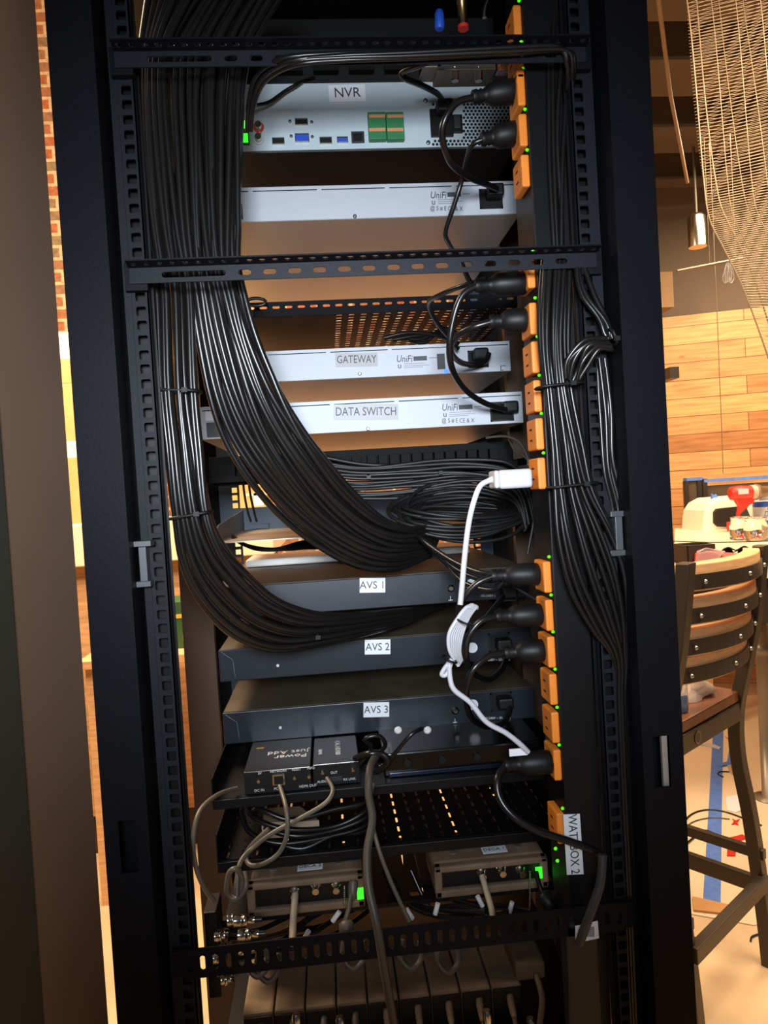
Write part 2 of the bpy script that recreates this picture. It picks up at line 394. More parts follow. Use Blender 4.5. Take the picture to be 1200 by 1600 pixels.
# ================================================================== EQUIPMENT
def screw(mb, px, py, Y, r=.003):
    p = at(px, py, Y); mb.rev(p, (0, -.0018, 0), [(0, r), (.8, r*.9), (1, r*.55)], 12)
def inlet(px, py, Y, parent, w_=.030, h_=.025):
    p = at(px, py, Y); m = MB()
    for (a, b, c, d) in ((-w_/2, -h_/2, w_/2, -h_/2+.002), (-w_/2, h_/2-.002, w_/2, h_/2), (-w_/2, -h_/2, -w_/2+.002, h_/2), (w_/2-.002, -h_/2, w_/2, h_/2)):
        m.box(p.x+a, Y-.0015, p.z+b, p.x+c, Y+.001, p.z+d)
    o = m.build('power_inlet', PLAS, parent)
    MB().box(p.x-w_/2+.002, Y-.0008, p.z-h_/2+.002, p.x+w_/2-.002, Y+.0002, p.z+h_/2-.002).build('inlet_cavity', mat('black_void', (4, 4, 4), .9), o)
    return p
def label(s, px, py, Y, parent, wpx, hpx, roll, size, m=WHT, ink=INK):
    k = mmpx(px, py, Y); p = at(px, py, Y-.0012)
    c, sn = math.cos(roll), math.sin(roll); mb = MB(); q = []
    for (a, b) in ((-1, -1), (1, -1), (1, 1), (-1, 1)):
        dx, dz = a*wpx*k/2, b*hpx*k/2; q.append(p+Vector((dx*c+dz*sn, 0, -dx*sn+dz*c)))
    o = mb.prism(q, (0, .0009, 0)).build('label_sticker', m, parent)
    tx = text(s, p+Vector((0, -.0006, 0)), size*k, ink, o, roll)
    xs_ = [v.co.x for v in tx.data.vertices]; tx.scale.x = min(1, .93*wpx*k/(max(xs_)-min(xs_))); return o

# --- recorder
D, YN = .4, .225
z1 = at(520, 127.5, YN).z; z0 = at(592, 234, YN).z
nv = thing('video_recorder', 'grey backed recorder with green terminal blocks and NVR label', 'recorder', (0, YN, z0))
box('chassis', mat('black_sheet_steel', (14, 13, 13), .55), nv, -.221, YN+.002, z0, .221, YN+D, z1, .001)
m = MB(); m.box(-.219, YN, z0+.002, .219, YN+.002, z1-.002); m.build('rear_panel', NVRG, nv)
label('NVR', 542.5, 145.5, YN, nv, 57, 26, -.01, 21)
m = MB()
for q in ((665, 157), (669, 223), (406, 209), (453, 190), (487, 191), (455, 213), (488, 214)): screw(m, q[0], q[1], YN, .0022 if q[0] < 600 else .003)
m.build('panel_screw', SCREW, nv)
for (py, c) in ((199, REDP), (218, WHTP)):
    p = at(404, py, YN); o = MB().rev(p, (0, -.009, 0), [(0, .006), (.2, .0045), (1, .0042)], 14).build('audio_jack', CHROME, nv)
    MB().rev(p+Vector((0, -.0005, 0)), (0, -.001, 0), [(0, .0072), (1, .0068)], 14).build('collar', c, o)
for (px, py, w_, h_, c, nm) in ((435, 222, 17, 8, PLAS, 'display_port_socket'), (509, 221, 17, 8, PLAS, 'display_port_socket'), (535, 220, 15, 7, mat('blue_plastic', (40, 80, 190), .4), 'data_socket'),
                                (471, 192, 18, 8, PLAS, 'serial_socket'), (472, 217, 20, 11, MATS['blue_plastic'] if 'blue_plastic' in MATS else PLAS, 'screen_socket')):
    m = MB(); pbox(m, px-w_/2-1, py-h_/2-1.5, px+w_/2+1, py+h_/2+1, YN, -.003, 0); o = m.build(nm, CHROME, nv)
    m = MB(); pbox(m, px-w_/2, py-h_/2+1, px+w_/2, py+h_/2, YN, -.0036, -.001); m.build('socket_core', c, o)
m = MB(); pbox(m, 549, 207, 569, 224, YN, -.003, 0); o = m.build('network_socket', DKGREY, nv)
m = MB(); pbox(m, 552, 210, 566, 222, YN, -.0034, -.001); m.build('socket_core', mat('black_void', (4, 4, 4), .9), o)
GRN = mat('green_terminal_plastic', (44, 120, 74), .5); COP = mat('copper_pins', (205, 140, 96), .5)
for (px0, px1) in ((575, 602), (603, 630)):
    m = MB(); pbox(m, px0, 181, px1, 223, YN, -.010, 0); o = m.build('terminal_block', GRN, nv, .0005)
    for py in (188, 209):
        m = MB(); pbox(m, px0+1, py-2.5, px1-1, py+2.5, YN, -.0108, -.009); m.build('pin_row', COP, o)
# hexagonal vent holes as dimples in the panel
m = MB()
for j in range(13):
    for i in range(22):
        px = 677+i*6.0+(3 if j % 2 else 0); py = 163+j*5.2
        if px > 803 or (px < 724 and 166 < py < 216) or (py < 168 and 690 < px < 720): continue
        p = at(px, py, YN-.0004); m.cyl(p, p+Vector((0, .0012, 0)), .0019, n=6)
m.build('vent_hole_pattern', mat('black_void', (4, 4, 4), .9), nv)
m = MB(); pbox(m, 672, 172, 707, 215, YN, -.004, 0); pbox(m, 707, 181, 722, 209, YN, -.004, 0); o = m.build('power_inlet', PLAS, nv, .0006)
m = MB(); pbox(m, 708, 184, 718, 204, YN, -.007, -.003); m.build('power_switch', DKGREY, o, .0006)
m = MB(); pbox(m, 378, 190, 389, 227, YN, -.004, 0); o = m.build('network_socket', DKGREY, nv)
m = MB(); pbox(m, 380, 192, 387, 203, YN, -.006, -.003); pbox(m, 379, 212, 388, 225, YN, -.006, -.003); m.build('activity_light', mat('bright_green_light', (50, 255, 40), .4, emit=1.6), o)

# --- aluminium switches and gateway
def unifi(name, lab, cat, Yf, pz, tl, ex, depth):
    zt = pz; t = thing(name, lab, cat, (0, Yf, zt-.0437))
    box('chassis', ALU, t, -.221, Yf+.0015, zt-.0437, .221, Yf+depth, zt, .0008)
    box('rear_panel', ALU2, t, -.2208, Yf, zt-.0435, .2208, Yf+.0015, zt-.0002, .0003)
    m = MB(); n = 5; w_ = .442/n
    for i in range(n): m.box(-.221+i*w_+.004, Yf-.0003, zt-.0060, -.221+(i+1)*w_-.002, Yf+.001, zt-.0048)
    m.build('vent_slot', mat('black_void', (4, 4, 4), .9), t)
    return t
def marks(t, px, py, Y, k, tail, pill, icons=True):
    p = at(px, py, Y-.0006); s = mmpx(px, py, Y)
    text('UniFi', p, 15*s, INK, t, .045, align='LEFT', sx=.8, shear=.15)
    m = MB(); pbox(m, px+27, py-4.5, px+48, py+2.5, Y, -.0006, 0); m.build('printed_pill', INK, t)
    m = MB(); pbox(m, px+51, py-2.5, px+tail, py-1.3, Y, -.0005, 0)
    for i in range(3): pbox(m, px+12, py+6.5+i*3, px+12+(34, 40, 30)[i], py+7.3+i*3, Y, -.0005, 0)
    m.build('printed_lines', mat('grey_print_ink', (120, 124, 130), .6), t)
    p2 = at(px+2, py+10.5, Y-.0006); text('u', p2, 13*s, INK, t, .045, align='LEFT')
    if icons:
        p3 = at(px, py+20.5, Y-.0006); text('\u25a0S\u25a4E CE\u25b3X' if 0 else '@ S # E CE & X', p3, 9.5*s, INK, t, .045, align='LEFT', sx=.8)
zT = at(590, 287.5, .218).z; zG = at(608, 540.5, .307).z; zD = at(567, 623.5, .2565).z
us = unifi('network_switch', 'silver switch under the grey recorder, plain with no name label', 'network switch', .218, zT, 0, 0, .4)
marks(us, 672, 305, .218, 1, 62, 0)
inlet(767, 311, .218, us, .031, .026)
m = MB(); screw(m, 554.5, 338, .218, .0028); m.build('panel_screw', SCREW, us)
m = MB(); pbox(m, 366, 320, 379, 343, .218, -.003, 0); m.build('blank_cover', PLAS, us)
m = MB(); pbox(m, 807, 326, 811, 334, .218, -.001, 0); m.build('ground_mark', INK, us)
ug = unifi('network_gateway', 'silver gateway above the data switch, GATEWAY printed on its label', 'network gateway', .307, zG, 0, 0, .285)
LG = mat('silver_label_tape', (150, 149, 152), .5)
label('GATEWAY', 557, 562, .307, ug, 66, 21, .03, 17, LG)
marks(ug, 619, 561, .307, 1, 64, 0, False)
inlet(747, 561, .307, ug, .030, .025)
m = MB(); pbox(m, 683, 553, 695, 577, .307, -.002, 0); o = m.build('blank_cover', DKGREY, ug)
m = MB(); pbox(m, 694, 578, 699, 583, .307, -.003, 0); m.build('status_light', LBLUE, ug)
m = MB(); screw(m, 562, 584, .307, .0028); m.build('panel_screw', SCREW, ug)
m = MB(); pbox(m, 782, 571, 790, 572, .307, -.0006, 0); pbox(m, 782, 571, 783, 579, .307, -.0006, 0); pbox(m, 782, 578, 787, 579, .307, -.0006, 0); m.build('printed_corner', INK, ug)
ud = unifi('network_switch', 'silver switch labelled DATA SWITCH just below the gateway', 'network switch', .2565, zD, 0, 0, .4)
label('DATA SWITCH', 572, 643.5, .2565, ud, 101, 24, .042, 18.5, LG)
marks(ud, 690, 637, .2565, 1, 62, 0)
inlet(784, 643, .2565, ud, .033, .027)
m = MB(); pbox(m, 323, 660, 356, 683, .2565, -.0012, 0); m.build('blank_cover', DKGREY, ud)
m = MB(); pbox(m, 321, 642, 352, 657, .2565, -.0008, 0); o = m.build('label_sticker', WHT, ud)
m = MB()
for i in range(3): pbox(m, 336, 645+i*4, 350, 646+i*4, .2565, -.0011, -.0004)
m.build('printed_lines', INK, o)
m = MB(); screw(m, 575, 670, .2565, .0028); m.build('panel_screw', SCREW, ud)

# --- three slate grey AV switches
YA = .2735
AV = []
for (i, pz, lx, ly, gx, gy, cx, cy, mx, my) in ((1, 901.5, 582, 914.5, 704, 919, 736, 913, 429, 936), (2, 998, 590, 1011, 714, 1014, 738, 1012, 434, 1040), (3, 1094.5, 588, 1109, 711, 1110, 739, 1101, 438, 1137)):
    z1 = at(590, pz, YA).z; z0 = z1-.0437
    t = thing('video_switch', ('slate grey rack switch labelled AVS 1, topmost of three', 'slate grey rack switch labelled AVS 2 under the hanging cable sweep', 'slate grey rack switch labelled AVS 3, lowest of the three')[i-1], 'network switch', (0, YA, z0), 'slate grey rack switches')
    box('chassis', AVSM, t, -.22, YA, z0, .22, YA+.385, z1, .0012)
    box('top_cover', mat('dusty_dark_steel', (84, 74, 60), .5, .2, .3, 14), t, -.2185, YA+.004, z1-.0002, .2185, YA+.383, z1+.0004, 0)
    label('AVS %d' % i, lx, ly, YA, t, 40, 23, .06, 16.5)
    p = at(gx, gy, YA); MB().rev(p, (0, -.006, 0), [(0, .0055), (.3, .0055), (.32, .0032), (1, .003)], 14).build('ground_post', CHROME, t)
    p = at(gx, gy+17, YA-.0005); m = MB().box(p.x-.0004, p.y-.0003, p.z-.001, p.x+.0004, p.y, p.z+.004).box(p.x-.003, p.y-.0003, p.z-.002, p.x+.003, p.y, p.z-.001); m.build('printed_symbol', INKW, t)
    p = at(cx, cy, YA); MB().rev(p, (0, -.0006, 0), [(0, .0075), (1, .0075)], 18).build('round_sticker', WHT, t)
    p = at(mx, my, YA-.0004); MB().rev(p, (0, -.0004, 0), [(0, .0022), (1, .002)], 10).build('printed_dot', INKW, t)
    # seam line at the left end of the face
    q0 = [at(mx-90, my-28, YA-.0003), at(mx-72, my-14, YA-.0003), at(mx-70, my+10, YA-.0003)]
    q0 = [Vector((-.216, YA-.0003, z1-.002)), Vector((-.201, YA-.0003, z1-.014)), Vector((-.199, YA-.0003, z0+.006))]
    MB().tube(q0, .0004, 4).build('seam', mat('seam_edge', (104, 110, 118), .4, .4), t)
    inl = inlet((791, 780, 783)[i-1], (925, 1003, 1096)[i-1], YA, t, .031, .026)
    text('100-240V ~ 50-60Hz', at((772, 775, 776)[i-1], (931, 1031, 1122)[i-1], YA-.0004), 5.2*mmpx(700, 1000, YA), INKW, t, .065)
    AV.append((z0, z1))

for i in (0, 1): box('shade_panel', BLK2, rack, -.24, .662, AV[i+1][1]+.001, .24, .665, AV[i][0]-.001, 0)  # unseen panels added at the front to darken the switch tops
box('shade_panel', BLK2, rack, -.24, .662, AV[2][0]-.10, .24, .665, AV[2][0]-.001, 0)  # one more added panel, shuts out room light below AVS 3
# --- black vented shelf above the gateway (underside seen)
zs1 = at(500, 491, .26).z
t = thing('vented_shelf', 'black vented shelf above the gateway, square holes glowing through it', 'shelf', (0, .26, zs1))
m = MB(); perf(m, (-.221, .26, zs1), (1, 0, 0), (0, 1, 0), [i*.0170 for i in range(27)], [.004+i*.0155 for i in range(26)], [0 if i < 11 else .0075 for i in range(26)], .0085, (0, 0, .0012), 0, 2)
m.build('shelf_plate', BLK2, t)
m = MB(); perf(m, (-.221, .26, zs1), (1, 0, 0), (0, 0, 1), [i*.0170 for i in range(27)], [.004, .019], .0105, .0035, (0, .0012, 0), .0015, 2)
m.box(-.221, .2595, zs1-.001, .221, .262, zs1+.004); m.build('rear_lip', BLK, t)
for s in (-1, 1): box('side_lip', BLK2, t, min(s*.221, s*.2225), .26, zs1, max(s*.221, s*.2225), .66, zs1+.02, 0)

# --- patch panel, tray, white flat unit
za = at(650, 742, .33).z; zb = at(650, 697, .33).z
t = thing('patch_panel', 'black patch panel below the data switch with cables tied behind', 'patch panel', (0, .33, za))
MBLK = mat('matte_black_plastic', (8, 8, 8), .7, spec=.15)
box('panel', MBLK, t, -.225, .335, za, .225, .338, zb)
for i in range(24):
    x = -.2+i*.0165+(.006 if i > 11 else 0)
    box('keystone_jack', MBLK, t, x, .318, za+.012, x+.0135, .335, za+.032, .0006)
m = MB().box(-.225, .26, za+.004, -.221, .335, za+.014).box(.221, .26, za+.004, .225, .335, za+.014).box(-.225, .298, za+.004, .225, .302, za+.012); m.build('support_bracket', MBLK, t)
zt_ = at(520, 838, .28).z
t = thing('rack_shelf', 'blue grey steel tray with upturned front, empty above AVS 1', 'shelf', (0, .28, zt_))
PALE = mat('lit_tray_steel', (150, 142, 130), .42, .5)  # tray steel made pale, the warm light on it put into the colour
box('tray_plate', PALE, t, -.219, .28, zt_, .219, .655, zt_+.0015, 0)
box('front_panel', TRAYB, t, -.2405, .655, zt_-.001, .2405, .658, zt_+.0435, 0)
for s in (-1, 1): MB().prism([(s*.219, .28, zt_), (s*.219, .655, zt_), (s*.219, .655, zt_+.040), (s*.219, .34, zt_+.024), (s*.219, .28, zt_+.006)], (s*-.0015, 0, 0)).build('side_wall', TRAYB, t)
m = MB(); pbox(m, 392, 819, 420, 826, .64, 0, .012); m.build('tab', TRAYB, t)
zw = AV[0][1]+.0004
t = thing('flat_router', 'flat white box lying on the back of AVS 1', 'network device', (-.02, .46, zw))
box('housing', mat('glossy_white_plastic', (225, 222, 216), .35), t, -.205, .53, zw+.001, .19, .645, zw+.014, .003); box('foot_pad', PLAS, t, -.19, .54, zw, .15, .56, zw+.001, 0)

# --- top of the rack: dark fill block, splitter, boots
zc = at(600, 108, .27).z
t = thing('dark_fill_block', 'black rack unit in shadow above the grey recorder', 'rack unit', (0, .27, zc))  # solid black block added to make this region dark
box('chassis', mat('matte_black_steel', (9, 9, 9), .8), t, -.221, .30, zc, .221, .6, ZT-.012, .001)
m = MB()
for i in range(8): m.box(-.19+i*.05, .288, zc+.010, -.155+i*.05, .30, zc+.024)
m.build('port_block', PLAS, t)
t = thing('coax_splitter', 'nickel coax splitter with two threaded ports hanging under top bar', 'splitter', at(715, 102, .10))
m = MB(); pbox(m, 683, 97, 775, 109, .10, 0, .035); pbox(m, 660, 100, 690, 105, .10, .0, .03); m.build('body', mat('dull_nickel', (150, 140, 125), .35, .9), t, .0008)
for px in (710, 747):
    a = at(px, 106, .105); b = at(px+1, 127, .105); o = MB().rev(a, b-a, [(0, .0052), (.18, .0052), (.2, .0044), (.3, .0048), (.35, .0044), (.45, .0048), (.5, .0044), (.6, .0048), (.65, .0044), (.75, .0048), (.9, .0045), (1, .004)], 14).build('threaded_port', CHROME, t)
m = MB(); pbox(m, 777, 98, 795, 111, .10, 0, .01); m.build('ground_clamp', CHROME, t, .0006)
a = at(687, 46, .12); b = at(686, 15, .12)
tag(MB().rev(a, b-a, [(0, .0045), (.1, .006), (.75, .0055), (.95, .004), (1, .002)], 12).build('connector_boot', mat('bright_blue_rubber', (30, 80, 190), .5)), 'bright blue rubber connector boot above the top lacing bar', 'connector')
t = thing('coax_connector', 'gold coax connector with red band above the top lacing bar', 'connector', at(724, 46, .12))
a = at(724, 46, .12); b = at(720, -25, .12)
MB().rev(a, b-a, [(0, .0062), (.08, .0066)], 14).build('red_band', REDP, t); MB().rev(a+(b-a)*.08, (b-a)*.92, [(0, .0056), (.5, .0056), (.52, .0066), (1, .0066)], 14).build('barrel', mat('brass', (200, 160, 110), .25, 1), t)
tag(MB().tube(path([(757, 28, .12), (758, 12, .12), (768, -12, .12)]), .0028).build('bare_wire_pair', CHROME), 'short bare metal wire ends beside the red banded coax connector', 'wire')

# ================================================================== POWER STRIP
XP = .1845
pd = thing('power_strip', 'tall black vertical power strip with orange outlets on the right', 'power strip', (.2, .08, .6))
box('body', BLK2, pd, XP, .048, .55, XP+.040, .112, 2.06, .0015)
outs = [(803, 104), (810, 145), (812, 208), (812, 271), (823, 428), (824, 500), (824, 560), (827, 620), (830, 679), (836, 740), (843, 901), (847, 960), (851, 1017), (851, 1075), (855, 1134), (861, 1192), (868, 1290), (800, 40)]
OZ = []
for (px, py) in outs:
    z = at(px+8, py, .06).z; OZ.append(z)
    o = MB().box(XP-.009, .052, z-.0175, XP, .088, z+.0175).build('outlet', ORG, pd, .002)
    m = MB()
    for (dy, dz) in ((.0, -.006), (.0, .006)): m.box(XP-.0093, .067+dy, z+dz-.001, XP-.008, .075+dy, z+dz+.001)
    m.build('socket_hole', mat('black_void', (4, 4, 4), .9), o)
    p = Vector((XP-.001, .054, z+.0225)); MB().rev(p, (-.002, -.0016, 0), [(0, .0018), (.6, .0016), (1, .0008)], 10).build('outlet_light', LGREEN, pd)
m = MB()
for (px, py) in ((866, 1308), (868, 1326), (871, 1345)): p = at(px, py, .048); m.rev(p, (0, -.002, 0), [(0, .0022), (1, .001)], 8)
m.build('status_light', LGREEN, pd)
p = at(896, 1319, .0465); k = mmpx(896, 1319, .0465)
q = [at(880, 1273, .0465), at(906, 1272, .0465), at(912, 1366, .0465), at(886, 1367, .0465)]
lb = MB().prism(q, (0, .001, 0)).build('label_sticker', WHT, pd)
text('WATTBOX 2', p+Vector((0, -.0004, 0)), 19*k, INK, lb, math.pi/2-.0, sx=.84)

# ================================================================== CABLES
def bundle(L, R, nu, nv, depth, r, lab, group, name='network_cable', jit=.6, mtl=CABLE, n=7, seed=1):
    rn = random.Random(seed); Ls = cr(L, n); Rs = cr(R, n); N = len(Ls)
    idx = 0
    for j in range(nv):
        for i in range(nu):
            u = (i+.5+(.5 if j % 2 else 0)*.8)/nu; u = min(.985, max(.015, u))
            ph = rn.random()*6.28; ph2 = rn.random()*6.28; f1 = rn.uniform(.5, 1.6); am = rn.uniform(.3, 1.)*jit/nu*1.6; dj = rn.uniform(-.5, .5)
            pts = []
            for k in range(N):
                s = k/(N-1); uu = min(.995, max(.005, u+am*math.sin(ph+f1*6.28*s)))
                l = Ls[k]; q = Rs[k]
                px, py, Y = (l[c]+(q[c]-l[c])*uu for c in range(3))
                dd = depth*(j+.35*dj+.25*math.sin(ph2+f1*5*s))*1.0
                # rounded cross-section: edges lie further back
                dd += depth*nv*.5*(2*uu-1)**2
                pts.append(at(px, py, Y+dd))
            tag(MB().tube(pts, r, 7).build(name, mtl), lab, 'cable', group); idx += 1
rc = .0037
CABLE2 = mat('matte_cable_jacket', (16, 15, 15), .5, spec=.4)
# thick sweep towards the coil (A) and the thinner sweep below (B)
AL = [(335, -40, .075), (272, 60, .065), (262, 130, .062), (270, 250, .062), (280, 350, .062), (290, 410, .062), (299, 460, .062), (310, 530, .066), (328, 620, .074), (352, 690, .085), (392, 755, .10), (442, 812, .13), (500, 858, .155), (560, 888, .175), (615, 892, .20), (672, 868, .25)]
AR = [(462, -40, .075), (404, 60, .065), (386, 130, .062), (378, 250, .062), (373, 350, .062), (372, 410, .062), (382, 460, .062), (402, 530, .066), (436, 610, .074), (472, 670, .085), (512, 722, .10), (555, 772, .13), (598, 808, .155), (635, 822, .175), (660, 822, .20), (690, 828, .25)]
bundle(AL, AR, 11, 3, .0066, rc, 'black network cable in the thick bundle sweeping right above AVS 1', 'cables of the thick upper sweep', seed=3)
BL = [(236, -40, .075), (222, 60, .065), (214, 130, .062), (216, 250, .058), (224, 350, .056), (231, 410, .056), (237, 460, .056), (240, 600, .054), (251, 700, .054), (263, 800, .058), (276, 880, .068), (308, 942, .085), (362, 992, .11), (424, 1015, .14), (500, 1006, .175), (580, 988, .22), (640, 970, .28), (676, 950, .34)]
BR = [(335, -40, .075), (272, 60, .065), (262, 130, .062), (270, 250, .062), (280, 350, .062), (290, 410, .062), (298, 460, .062), (304, 600, .060), (313, 700, .060), (326, 800, .062), (350, 855, .070), (384, 895, .085), (430, 936, .11), (490, 958, .14), (550, 960, .175), (610, 955, .22), (655, 951, .28), (692, 946, .34)]
bundle(BL, BR, 8, 2, .0066, rc, 'black network cable in the left bundle curving right over AVS 2', 'cables of the lower sweep', seed=5)
# right hand bundle beside the power strip
CL = [(846, 395, .030), (841, 470, .022), (842, 540, .020), (850, 610, .018), (858, 700, .018), (862, 765, .018), (868, 840, .016), (890, 920, .016), (926, 984, .020), (958, 1030, .026), (962, 1100, .03), (968, 1250, .03), (975, 1400, .03), (985, 1640, .03)]
CR = [(892, 395, .030), (890, 470, .022), (888, 540, .020), (893, 610, .018), (912, 700, .018), (928, 765, .018), (962, 830, .016), (984, 890, .016), (990, 960, .020), (984, 1030, .026), (980, 1100, .03), (985, 1250, .03), (992, 1400, .03), (1002, 1640, .03)]
bundle(CL, CR, 8, 2, .0050, .0028, 'black network cable in the right bundle beside the power strip', 'cables of the right bundle', seed=8)
bundle([(856, 20, .05), (857, 110, .045), (858, 250, .045), (860, 395, .045)], [(884, 20, .05), (887, 110, .045), (884, 250, .045), (884, 395, .045)], 4, 1, .005, .0028, 'black cable running down right of the recorder above mid bar', 'cables above the mid bar', seed=9)
bundle([(932, 560, .03), (936, 640, .03), (940, 740, .03), (952, 790, .03), (965, 850, .03)], [(950, 560, .03), (962, 640, .03), (960, 720, .03), (978, 800, .03), (984, 850, .03)], 4, 1, .004, .0030, 'loose black cable hanging at the inner edge of right post', 'loose cables at the right post', seed=10)
bundle([(898, 420, .022), (912, 470, .014), (938, 512, .008), (950, 530, .008)], [(912, 415, .022), (930, 465, .014), (952, 505, .008), (962, 528, .008)], 3, 1, .004, .0030, 'black cable running from mid bar down to the fanned tie', 'cables above the fanned tie', seed=11)
bundle([(882, 590, .018), (886, 560, .012), (908, 530, .006), (948, 528, .008)], [(905, 600, .018), (922, 565, .010), (938, 545, .006), (958, 548, .008)], 6, 1, .003, .0028, 'black cable fanning out of the tie by the right post', 'cables of the fan', seed=12)
# cables along the top bar
bundle([(382, 205, .10), (384, 165, .08), (398, 120, .05), (440, 92, .014), (520, 84, .010), (640, 80, .010), (800, 72, .010), (868, 72, .012), (882, 100, .02), (886, 140, .04)], [(394, 205, .10), (400, 165, .08), (420, 128, .05), (465, 104, .014), (540, 96, .010), (640, 92, .010), (800, 84, .010), (885, 80, .012), (898, 105, .02), (894, 140, .04)], 4, 1, .003, .0026, 'black cable tied along the top lacing bar over the recorder', 'cables along the top bar', seed=13)
# horizontal run behind the patch panel and the coil
bundle([(470, 705, .285), (560, 722, .285), (640, 722, .28), (720, 718, .275), (790, 722, .26), (824, 745, .24), (838, 800, .23)], [(470, 775, .285), (560, 782, .285), (640, 778, .28), (720, 768, .275), (775, 775, .26), (806, 790, .24), (820, 830, .23)], 9, 2, .005, .0029, 'black cable in the flat tied run across the patch panel back', 'cables of the patch panel run', seed=14, mtl=CABLE2)
rn = random.Random(4)
for k in range(24):
    cx, cy = 718+rn.uniform(-10, 10), 800+rn.uniform(-9, 9); rx, ry = 90+rn.uniform(-20, 12), 27+rn.uniform(-17, 13); pts = []
    for i in range(40):
        g = 6.2832*i/40; pts.append(at(cx+rx*math.cos(g)+2*math.sin(3*g+k), cy+ry*math.sin(g)+3*math.sin(2*g+k), .245-.035*math.sin(g)+k*.0008))
    tag(MB().tube(pts, .0027, 7, True).build('coiled_cable', CABLE2), 'black cable looped in the oval coil above AVS 1', 'cable', 'loops of the oval coil')
# ties
def tie(cx, cy, Y, hw, hd, ang, lab, r=.0016):
    p = at(cx, cy, Y); k = mmpx(cx, cy, Y); t = thing('cable_tie', lab, 'cable tie', p)
    d = Vector((math.cos(ang), 0, -math.sin(ang))); pts = []
    for i in range(28):
        g = 6.2832*i/28; c, s = math.cos(g), math.sin(g); c = math.copysign(abs(c)**.6, c); s = math.copysign(abs(s)**.6, s)
        pts.append(p+d*c*hw*k+Vector((0, s*hd, 0)))
    MB().tube(pts, r, 6, True).build('strap', PLAS, t)
    q = p+d*hw*k*.4+Vector((0, -hd-.001, 0)); MB().box(q.x-.003, q.y-.002, q.z-.0025, q.x+.003, q.y+.002, q.z+.0025).build('buckle', PLAS, t)
tie(279, 612, .068, 34, .013, .06, 'black cable tie around the left bundle beside the gateway', .002)
tie(298, 805, .068, 33, .014, -.12, 'black cable tie around the left bundle beside the blue tray', .002)
tie(874, 603, .022, 36, .013, -.06, 'black cable tie around the right bundle beside the data switch')
tie(894, 758, .022, 38, .013, -.05, 'black cable tie around the right bundle level with white adapter')
tie(575, 745, .285, 3, .012, 1.57, 'black cable tie on the patch panel run, the left one', .002)
tie(686, 738, .28, 3, .012, 1.57, 'black cable tie on the patch panel run, nearer the white adapter', .002)
tie(955, 528, .008, 12, .010, 1.2, 'black cable tie gathering the fanned cables by right post', .002)
tie(497, 990, .165, 4, .016, 1.4, 'black cable tie around the lower sweep before AVS 2', .0016)

# power cords: moulded plug at the strip, cord, moulded connector at the unit
def plug(pts, r0, r1, parent, name='plug'):
    a = at(*pts[0]); b = at(*pts[1]); MB().rev(a, b-a, [(0, r0*.55), (.10, r0*.62), (.14, r0*.5), (.2, r0*.62), (.24, r0*.5), (.32, r0*.7), (.45, r0), (.8, r0*1.06), (.96, r0), (1, r0*.85)], 14).build(name, PLAS, parent)
def conn(px, py, Y, parent, wd=.021, hg=.016):
    p = at(px, py, Y); MB().box(p.x-wd/2, Y-.022, p.z-hg/2, p.x+wd/2, Y+.004, p.z+hg/2).build('connector', PLAS, parent, .003)
def pcord(lab, plugp, cord, connp=None, r=.0038, m=CORD, rp=.0128, group=None):
    t = thing('power_cable', lab, 'power cable', at(*cord[0]), group)
    if plugp: plug(plugp, rp, rp, t)
    MB().tube(path(cord, 9), r, 9).build('cord', m, t)
    if connp: conn(*connp, t)
    return t
YO = .07
pcord('black power cord looping from the top plug to the plain switch', [(738, 152, .07), (806, 142, .07)], [(742, 152, .07), (715, 160, .068), (696, 185, .07), (691, 215, .08), (705, 255, .10), (735, 278, .13), (765, 290, .17), (776, 295, .185)], (770, 305, .218))
pcord('black power cord hanging from the second plug past the plain switch', [(752, 218, .075), (808, 208, .075)], [(755, 218, .075), (738, 226, .08), (730, 245, .10), (722, 280, .13), (708, 325, .14), (696, 362, .14), (702, 382, .13), (718, 405, .10), (733, 438, .085), (748, 452, .08)], None, .0030, rp=.013)
pcord('short black power cord dropping into the recorder inlet', None, [(700, 84, .05), (655, 102, .07), (630, 112, .09), (632, 122, .10), (660, 134, .14), (684, 147, .18), (694, 160, .205)], (692, 176, .225), .0036)
pcord('black power cord looping from below mid bar to the data switch', [(742, 447, .07), (822, 442, .07)], [(745, 447, .07), (722, 462, .07), (708, 500, .075), (702, 545, .085), (708, 580, .11), (728, 610, .16), (758, 630, .20), (790, 640, .235)], (793, 638, .2565))
pcord('black power cord curling tightly from its plug to the gateway', [(765, 503, .075), (826, 500, .07)], [(768, 503, .075), (738, 512, .08), (714, 525, .10), (704, 546, .14), (716, 564, .20), (738, 570, .26), (758, 565, .28), (764, 552, .285)], (748, 556, .307))
pcord('thin black cord drooping behind mid bar to the vented shelf', None, [(760, 436, .08), (720, 448, .10), (685, 462, .14), (670, 474, .18), (680, 500, .22), (700, 525, .25)], None, .003)
pcord('black power cord circling down to AVS 1 from upper of three plugs', [(768, 900, .075), (842, 897, .07)], [(772, 900, .075), (745, 912, .075), (722, 938, .08), (715, 968, .09), (727, 985, .11), (750, 976, .15), (772, 950, .20), (786, 932, .245)], (792, 924, .2735))
pcord('black power cord circling down to AVS 2 from middle of three plugs', [(774, 963, .07), (846, 960, .07)], [(778, 963, .07), (752, 970, .065), (732, 995, .065), (728, 1025, .07), (738, 1050, .10), (762, 1062, .15), (784, 1046, .20), (793, 1018, .245)], (784, 1004, .2735))
